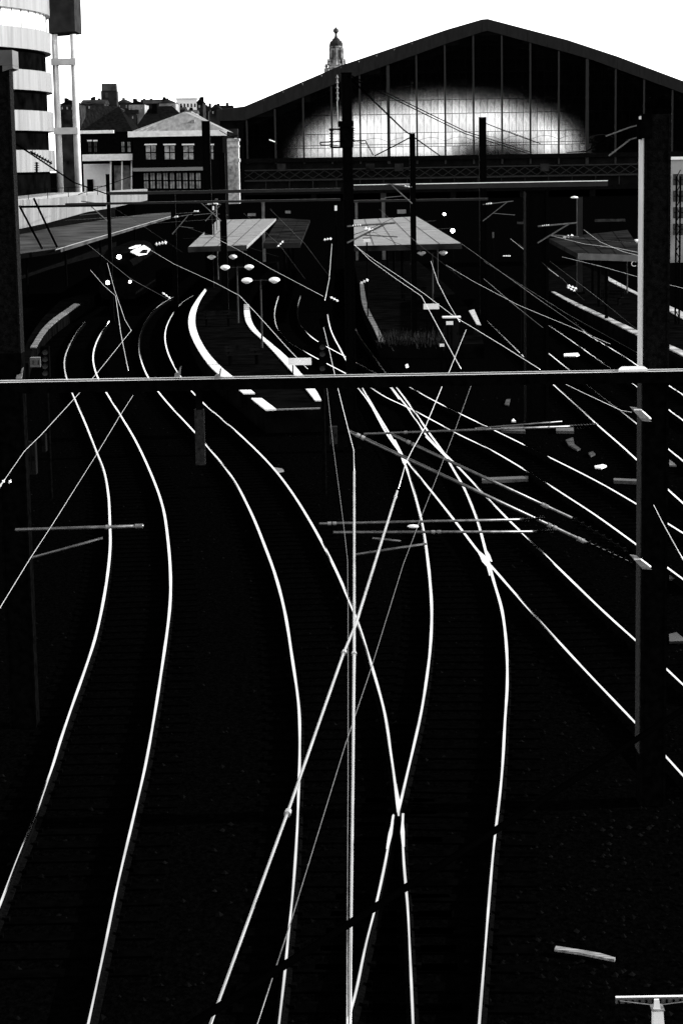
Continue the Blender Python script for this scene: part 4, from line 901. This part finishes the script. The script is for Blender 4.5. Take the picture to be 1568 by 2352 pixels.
for k in range(8):
    a = 2 * math.pi * (k + .5) / 8 + math.pi / 8; r = 14.6 * S
    mb = MB(); mb.tube([(cxp + r * math.cos(a), Y + r * math.sin(a), zf(137.8)), (cxp + r * math.cos(a), Y + r * math.sin(a), zf(110.2))], 2.0 * S, 6); mb.build('pilaster', 'belf', bt)
    r = 18.5 * S; mb = MB(); mb.lathe((cxp + r * math.cos(a), Y + r * math.sin(a), 0), [(zf(y), q * S) for y, q in ((133, .4), (136, 1.6), (139, 2.2), (150, 2.4))], 6); mb.build('pinnacle', 'belf', bt)
for dx in (-7.5, 0, 7.5):
    mb = MB(); mb.box((cxp + (dx - 2) * S, Y - 15.0 * S, zf(135)), (cxp + (dx + 2) * S, Y - 9 * S, zf(116))); mb.build('louvre_opening', 'lens', bt)
for dx in (-23, 21):
    mb = MB(); mb.lathe((cxp + dx * S, Y - 6 * S, 0), [(zf(y), r * S) for y, r in ((146, .5), (149, 3.5), (153, 4.5), (155, 2.5), (158, 5.5), (220, 5.5))], 8); mb.build('corner_turret', 'belf', bt)

# ------------------------------------------------------------------ station shed
SY, RY = 520.0, 851.0
sh = thing('station_shed', 'huge dark gabled train shed with a glazed end wall', 'building', (at(1115, 440, SY).x, SY, -.2))
top = [(497, 255), (562, 247), (783, 153), (1028, 70), (1107, 47), (1119, 46), (1301, 94), (1416, 132), (1568, 189), (1700, 240), (1760, 243)]
bot = [(1752, 268), (1690, 266), (1568, 214), (1347, 133), (1117, 70), (1028, 99), (783, 187), (560, 277), (505, 278)]
mb = MB(); 
for i in range(len(top) - 1):      # fascia in straight lengths
    def yb_(x):
        b_ = sorted(bot); 
        return float(np.interp(x, [p[0] for p in b_], [p[1] for p in b_]))
    (x0, y0), (x1, y1) = top[i], top[i + 1]
    n = max(1, int((x1 - x0) / 40))
    for k in range(n):
        xa, xb = x0 + (x1 - x0) * k / n, x0 + (x1 - x0) * (k + 1) / n; ya, yb2 = y0 + (y1 - y0) * k / n, y0 + (y1 - y0) * (k + 1) / n
        P = [at(xa, yb_(xa), SY), at(xb, yb_(xb), SY), at(xb, yb2, SY), at(xa, ya, SY)]; g_ = Vector((.02, 0, 0))
        m1 = MB(); m1.ext([P[0] + g_, P[1] - g_, P[2] - g_, P[3] + g_], (0, .9, 0)); m1.build('fascia_panel', 'fascia', sh)
# rolled zinc edge over the fascia
mb = MB(); mb.tube([at(x, y - 1, SY) + Vector((0, .2, 0)) for x, y in top], .2, 6); mb.build('verge_roll', 'fascia', sh)
# roof skin
mb = MB()
for i in range(len(top) - 1):
    a, b = at(top[i][0], top[i][1] + 3, SY), at(top[i + 1][0], top[i + 1][1] + 3, SY); D = Vector((0, RY - SY - 1.1, 0)); o_ = Vector((0, 1.0, 0)); th = Vector((0, 0, -.9))
    mb.hexa([a + o_ + th, b + o_ + th, b + o_ + D + th, a + o_ + D + th, a + o_, b + o_, b + o_ + D, a + o_ + D])
mb.build('roof', 'interior', sh)
# valance (dark strip below the fascia)
mb = MB()
for i in range(len(bot) - 1):
    (x0, y0), (x1, y1) = bot[i], bot[i + 1]
    P = [at(x0, y0 - 4, SY + 1.3), at(x1, y1 - 4, SY + 1.3), at(x1, y1 + 20, SY + 1.3), at(x0, y0 + 20, SY + 1.3)]; mb.ext(P, (0, .4, 0))
mb.build('valance', 'interior', sh)
# side walls and rear wall with lunette opening
for x in (548, 1745):
    p = at(x, 252, SY); mb = MB(); mb.box((p.x - .6, SY + .9, -.2), (p.x, RY - .2, p.z)); mb.build('side_wall', 'interior', sh)
xl, xr = at(548, 300, SY).x, at(1745, 300, SY).x
cx = at(1008, 360, RY).x; hw = px(312, RY); zc = at(1000, 362, RY).z; hh = px(114, RY)
mb = MB(); N = 40
# rear wall around the lunette, as strips
ztop = at(1115, 20, RY).z
def rooz(x):      # roof underside height at world x
    return float(np.interp(x, [at(p[0], p[1], SY).x for p in top], [at(p[0], p[1], SY).z - .3 for p in top]))
xs = np.linspace(cx - hw, cx + hw, N + 1)
for i in range(N):
    za = zc + hh * math.sqrt(max(0, 1 - ((xs[i] - cx) / hw) ** 2)); zb_ = zc + hh * math.sqrt(max(0, 1 - ((xs[i + 1] - cx) / hw) ** 2))
    a, b = xs[i], xs[i + 1]
    mb.hexa([(a, RY, za), (b, RY, zb_), (b, RY + .5, zb_), (a, RY + .5, za), (a, RY, max(za + .05, rooz(a))), (b, RY, max(zb_ + .05, rooz(b))), (b, RY + .5, max(zb_ + .05, rooz(b))), (a, RY + .5, max(za + .05, rooz(a)))])
for a, b in ((xl, cx - hw), (cx + hw, xr)):
    for k in range(6):
        p, q = a + (b - a) * k / 6, a + (b - a) * (k + 1) / 6
        mb.hexa([(p, RY, zc), (q, RY, zc), (q, RY + .5, zc), (p, RY + .5, zc), (p, RY, rooz(p)), (q, RY, rooz(q)), (q, RY + .5, rooz(q)), (p, RY + .5, rooz(p))])
mb.box((xl, RY, -.2), (xr, RY + .5, zc - .005)); mb.build('rear_wall', 'interior', sh)
# front mullions, transoms and panes
bays = [566 + 65.1 * k for k in range(19)]; rows = [359, 337, 305, 262, 230, 199, 168, 137, 106, 84]
GY = SY + .8
def rl(x): 
    b_ = sorted(bot); return float(np.interp(x, [p[0] for p in b_], [p[1] for p in b_]))
ycorr = lambda x, y: y - (x - 950) * .010     # transoms run level; the frame itself is tilted a little
for k, x in enumerate(bays):
    if x > 1740: continue
    y0 = rl(x) + 2; thick = k in (5, 12) ; wd = px(7 if thick else 4, GY); a, b = at(x, y0, GY), at(x, 362, GY); X = at(x, 250, GY).x
    mb = MB(); mb.box((X - wd / 2, GY - .4, b.z - 1.5), (X + wd / 2, GY + .1, a.z)); mb.build('mullion', 'mullion', sh)
for y in rows + [331]:
    z = at(950, y, GY).z; xs_ = [x for x in np.arange(560, 1740, 4) if rl(x) + 6 < y]
    if not xs_: continue
    mb = MB(); mb.box((at(xs_[0], y, GY).x, GY - .1, z - .065), (at(xs_[-1], y, GY).x, GY + .05, z + .065)); mb.build('transom', 'steelrough', sh)
panes = []
for k in range(len(bays) - 1):
    xA, xB = at(bays[k], 250, GY).x, at(bays[k + 1], 250, GY).x; sub = 4
    for j in range(sub):
        xa, xb = xA + (xB - xA) * j / sub, xA + (xB - xA) * (j + 1) / sub
        xp0, xp1 = bays[k] + 65.1 * j / sub, bays[k] + 65.1 * (j + 1) / sub
        for i in range(len(rows) - 1):
            zlo, zhi = at(950, rows[i], GY).z, at(950, rows[i + 1], GY).z
            if rows[i + 1] < min(rl(xp0), rl(xp1)) - 22 or rows[i] < max(rl(xp0), rl(xp1)) + 12: continue
            yt = max(rl(xp0), rl(xp1))
            panes.append((rows[i], xa, xb, zlo, zhi, abs((xp0 - 1000) / 400) + (360 - rows[i]) / 300))
panes.sort(key=lambda p: p[5]); rest = MB(); pm = {}
for n_, (yr, xa, xb, zlo, zhi, _) in enumerate(panes):
    if n_ < 300:
        key = (round(xb - xa, 3), round(zhi - zlo, 3))
        if key not in pm:
            mb = MB(); w2, h2 = key[0] / 2 - .04, key[1] / 2 - .05; mb.box((-w2, -.01, -h2), (w2, .01, h2)); o = mb.build('pane', 'wired'); pm[key] = o.data; bpy.data.objects.remove(o)
        o = bpy.data.objects.new('pane', pm[key]); col.objects.link(o); o.location = ((xa + xb) / 2, GY + random.uniform(-.004, .004), (zlo + zhi) / 2)
        o.rotation_euler = (random.uniform(-.003, .003), 0, random.uniform(-.003, .003)); par(o, sh)
    else: rest.box((xa + .025, GY - .006, zlo + .03), (xb - .025, GY + .006, zhi - .03))
    if xb > xa:
        pass
if rest.f: rest.build('upper_panes', 'wired', sh, kind='stuff')
gl = MB()
for k in range(len(bays) - 1):
    for j in range(1, 4):
        x = bays[k] + 65.1 * j / 4
        if rl(x) + 12 > 350: continue
        X = at(bays[k], 250, GY).x * (1 - j / 4) + at(bays[k + 1], 250, GY).x * j / 4
        m1 = MB(); m1.box((X - .04, GY - .06, at(950, 359, GY).z), (X + .04, GY + .04, at(x, rl(x) + 6, GY).z)); m1.build('glazing_bar', 'steelrough', sh)
# arched braces at the head of the lower bays
for k in range(3, 13):
    xa, xb = at(bays[k], 320, GY).x, at(bays[k + 1], 320, GY).x; z = at(950, 322, GY).z
    mb = MB(); mb.tube([(xa + (xb - xa) * u, GY - .1, z - 1.0 * (2 * u - 1) ** 2 + .6) for u in np.linspace(0, 1, 9)], .06, 4); mb.build('arch_brace', 'mullion', sh)
# girder below the glazing
gx0, gx1 = at(556, 400, SY).x, at(1745, 400, SY).x; zr_ = lambda y: at(950, y, SY).z
for y0, y1, m, dp in ((358, 368, 'girder', .7), (384, 387, 'mullion', .3), (407, 411, 'mullion', .3), (432, 442, 'girder', .7)):
    mb = MB(); mb.box((gx0, SY - .2, zr_(y1)), (gx1, SY + dp, zr_(y0))); mb.build('girder_chord', m, sh)
mb = MB(); mb.box((gx0, SY + .8, zr_(440)), (gx1, SY + 1.2, zr_(366))); mb.build('girder_web', 'interior', sh)
nb = 44
for k in range(nb):
    xa, xb = gx0 + (gx1 - gx0) * k / nb, gx0 + (gx1 - gx0) * (k + 1) / nb
    mb = MB(); mb.bar((xa, SY, zr_(406)), (xb, SY, zr_(388)), .14, .14); mb.bar((xa, SY + .1, zr_(388)), (xb, SY + .1, zr_(406)), .14, .14); mb.build('lattice_brace', 'mullion', sh)
    if k % 2 == 0: mb = MB(); mb.box((xa - .09, SY - .05, zr_(431)), (xa + .09, SY + .05, zr_(412))); mb.build('girder_post', 'mullion', sh)
for x in (636, 840, 906, 1240):
    a, b = at(x, 376, SY - .7), at(x + 20, 393, SY - .7); mb = MB(); mb.box((a.x, SY - .7, b.z), (b.x, SY - .4, a.z)); mb.build('notice_panel', 'far', sh)
for x in (553, 720, 880, 1040, 1200, 1360, 1520, 1745):
    X = at(x, 440, SY).x; mb = MB(); mb.box((X - .7, SY + .1, -.2), (X + .7, SY + .7, zr_(442) - .01)); mb.build('pier', 'girder' if x != 880 else 'mullion', sh)
mb = MB(); p = at(553, 280, SY); mb.box((p.x - .9, SY - .3, -.2), (p.x + .6, SY + .75, p.z)); mb.build('corner_pier', 'brick', sh)
# stone pavilion at the shed corner
Y = 500; t = thing('corner_pavilion', 'weathered pale stone pavilion at the left corner of the shed', 'building', (at(533, 440, Y).x, Y, -.2))
a, b = at(516, 322, Y), at(550, 440, Y); mb = MB(); mb.box((a.x, Y, -.2), (b.x, Y + 5, a.z)); mb.build('wall', 'stoneclad', t)
for y0, y1, o_ in ((318, 324, .25), (334, 338, .15), (364, 372, .2)):
    mb = MB(); mb.box((a.x - o_, Y - o_, at(533, y1, Y).z), (b.x + o_, Y + 5, at(533, y0, Y).z)); mb.build('cornice', 'stoneclad', t)
mb = MB(); q, r = at(521, 380, Y), at(545, 436, Y); mb.box((q.x, Y - .1, r.z), (r.x, Y - .002, q.z)); mb.build('window', 'windowl', t)
mb = MB(); q, r = at(520, 296, Y), at(546, 317, Y); mb.box((q.x, Y + .3, r.z), (r.x, Y + 4, q.z)); mb.build('attic', 'far', t)
# block standing beyond the far lunette
Y = 915; t = thing('station_front_block', 'dark front building silhouetted behind the far window of the shed', 'building', (at(1150, 360, Y).x, Y, -.2))
a, b = at(1045, 328, Y), at(1225, 360, Y); mb = MB(); mb.box((a.x, Y, -.2), (b.x, Y + 12, a.z)); mb.build('wall', 'brick', t)
a2, b2 = at(1075, 312, Y), at(1195, 328, Y); mb = MB(); mb.hexa([(a.x, Y, a.z), (b.x, Y, a.z), (b.x, Y + 12, a.z), (a.x, Y + 12, a.z), (a2.x, Y + 4, a2.z), (b2.x, Y + 4, a2.z), (b2.x, Y + 8, a2.z), (a2.x, Y + 8, a2.z)]); mb.build('roof', 'roofd', t)

# pale building and lattice mast right of the tall post
Y = 190; t = thing('pale_block', 'pale building slice at the right edge behind a lattice mast', 'building', (at(1580, 440, Y).x, Y, -.2))
a, b = at(1541, 363, Y), at(1640, 545, Y); mb = MB(); mb.box((a.x, Y, -.2), (b.x, Y + 8, a.z)); mb.build('wall', 'farl', t)
mb = MB(); mb.box((a.x - .15, Y - .2, a.z - .15), (b.x, Y + 8, a.z + .1)); mb.build('cornice', 'white', t)
for r_ in range(4):
    for k in range(4): win(t, 1545 + k * 13, 1555 + k * 13, 400 + r_ * 38, 425 + r_ * 38, Y, 'lens', False, True)
Y = 110; lm = thing('lattice_mast', 'black lattice mast at the right edge in front of the pale building', 'mast', (at(1556, 540, Y).x, Y, -.2))
for x in (1552, 1561):
    mb = MB(); X = at(x, 450, Y).x; mb.tube([(X, Y, -.2), (X, Y, at(x, 405, Y).z)], .05, 6); mb.build('leg', 'steelrough', lm)
xa, xb = at(1552, 450, Y).x, at(1561, 450, Y).x
for k in range(22):
    z0 = .2 + k * .38; mb = MB(); mb.tube([(xa if k % 2 else xb, Y, z0), (xb if k % 2 else xa, Y, z0 + .38)], .03, 4); mb.build('brace', 'steelrough', lm)

# ------------------------------------------------------------------ debris and small trackside things
def slab(label, pts, h, th, m, name='debris', cat='debris', group=None):
    mb = MB(); mb.ext([gz(p[0], p[1], h) for p in pts], (0, 0, -th)); o = mb.build(name, m); tag(o, label, cat, group); return o
slab('long broken grey timber plank lying on the ballast at lower right', [(1272, 2180), (1276, 2172), (1345, 2183), (1378, 2189), (1412, 2199), (1410, 2204), (1374, 2197), (1330, 2188)], -.12, .03, 'timberl', 'timber_plank', 'plank')
for lab, pts in (('pale sleeper end lying left of the black ground in mid yard', [(1106, 1097), (1212, 1093), (1212, 1099), (1106, 1103)]), ('pale sleeper lying just left of the tall right post', [(1408, 1098), (1478, 1101), (1478, 1106), (1408, 1103)]),
                 ('flat pale plank beside the upper horizontal tube end', [(1276, 978), (1315, 976), (1317, 990), (1276, 989)]), ('flat pale plank under the upper horizontal tube', [(1150, 977), (1200, 974), (1206, 990), (1150, 988)])):
    slab(lab, pts, -.08, .1, 'timber', 'timber_plank', 'plank', 'planks lying between the tracks')
scraps = [('white plate lying between the tracks behind the beam', [(1294, 812), (1326, 810), (1330, 815), (1322, 817), (1294, 817)], 'sign'),
 ('pale folded scrap beside the diagonal track', [(1298, 1010), (1315, 1004), (1318, 1020), (1332, 1030), (1325, 1033), (1305, 1022)], 'scrap'),
 ('small grey scrap above the brightest litter', [(1350, 1040), (1360, 1036), (1366, 1042), (1356, 1047)], 'scrap'),
 ('brightest white litter scrap beside the diagonal track', [(1364, 1070), (1384, 1066), (1392, 1069), (1380, 1074), (1366, 1073)], 'sign'),
 ('small white scrap near the arrow mark', [(1174, 967), (1178, 961), (1184, 967)], 'sign'),
 ('pale crumpled scrap left of the plank', [(1158, 928), (1162, 917), (1171, 916), (1168, 930)], 'scrap'),
 ('tiny white scrap on the ballast behind the beam', [(918, 809), (944, 808), (946, 812), (922, 813)], 'sign'),
 ('white pebble-sized scrap left of the cabinet', [(930, 838), (936, 835), (938, 841), (932, 843)], 'sign'),
 ('pale scrap touching the second track rail', [(722, 1225 - 147), (649, 1078), (630, 1074), (627, 1080)], None),
 ('grey gusset on the ground beyond the right post', [(1536, 1055), (1548, 1064), (1552, 1069), (1536, 1068)], 'copingd'),
 ('lower grey gusset on the ground right of the post', [(1536, 1316), (1548, 1328), (1536, 1329)], 'copingd'),
 ('dim tarpaulin patch on the ground at the right edge', [(1535, 1456), (1552, 1452), (1572, 1468), (1572, 1472), (1536, 1473)], 'mullion')]
for lab, pts, m in scraps:
    if m: slab(lab, pts, -.12, .05, m, 'litter_scrap', 'scrap', 'pale scraps on the ballast')
slab('pale scrap touching the second track rail', [(627, 1073), (648, 1076), (652, 1080), (636, 1083)], -.05, .05, 'copingd', 'litter_scrap', 'scrap', 'pale scraps on the ballast')
# T-shaped post head at the lower right corner
Y = 15.5; tp = thing('ruled_post', 'pale post with a toothed crossbar and two stays at the lower right corner', 'post', (at(1535, 2500, Y).x, Y, -.2))
a, b = at(1413, 2294, Y), at(1600, 2286, Y); zc_ = (a.z + b.z) / 2
mb = MB(); mb.box((a.x, Y, zc_ - .003), (b.x, Y + .022, zc_ + .004)); mb.build('bar_top', 'white', tp)
mb = MB(); mb.box((a.x, Y + .002, zc_ - .05), (b.x, Y + .02, zc_ - .004)); mb.build('crossbar', 'copingd', tp)
for k in range(12):
    x = a.x + (b.x - a.x) * (k + .5) / 12; mb = MB(); mb.box((x - .008, Y - .012, zc_ - .048), (x + .008, Y + .001, zc_ - .02)); mb.build('tooth', 'steelrough', tp)
for p, q in (((1422, 2299), (1503, 2309)), ((1600, 2297), (1516, 2308))):
    mb = MB(); mb.tube([at(*p, Y - .02), at(*q, Y - .02)], .004, 6); mb.build('stay', 'galv', tp)
p0, p1 = at(1505, 2295, Y), at(1522, 2352, Y); xm = p0.x
mb = MB(); mb.hexa([(xm - .025, Y - .05, zc_ - .08), (xm + .03, Y - .05, zc_ - .08), (xm + .03, Y - .03, zc_ - .08), (xm - .025, Y - .03, zc_ - .08), (xm - .018, Y - .05, zc_ - .002), (xm + .018, Y - .05, zc_ - .002), (xm + .018, Y - .03, zc_ - .002), (xm - .018, Y - .03, zc_ - .002)]); mb.build('neck', 'white', tp)
mb = MB(); mb.hexa([(xm - .0, Y - .06, -.2), (xm + .26, Y - .06, -.2), (xm + .26, Y + .1, -.2), (xm - .0, Y + .1, -.2), (xm - .025, Y - .06, zc_ - .09), (xm + .05, Y - .06, zc_ - .09), (xm + .05, Y + .05, zc_ - .09), (xm - .025, Y + .05, zc_ - .09)]); mb.build('post', 'white', tp)
mb = MB(); mb.box((xm - .04, Y - .07, zc_ - .089), (xm + .06, Y + .06, zc_ - .082)); mb.build('collar_plate', 'galv', tp)
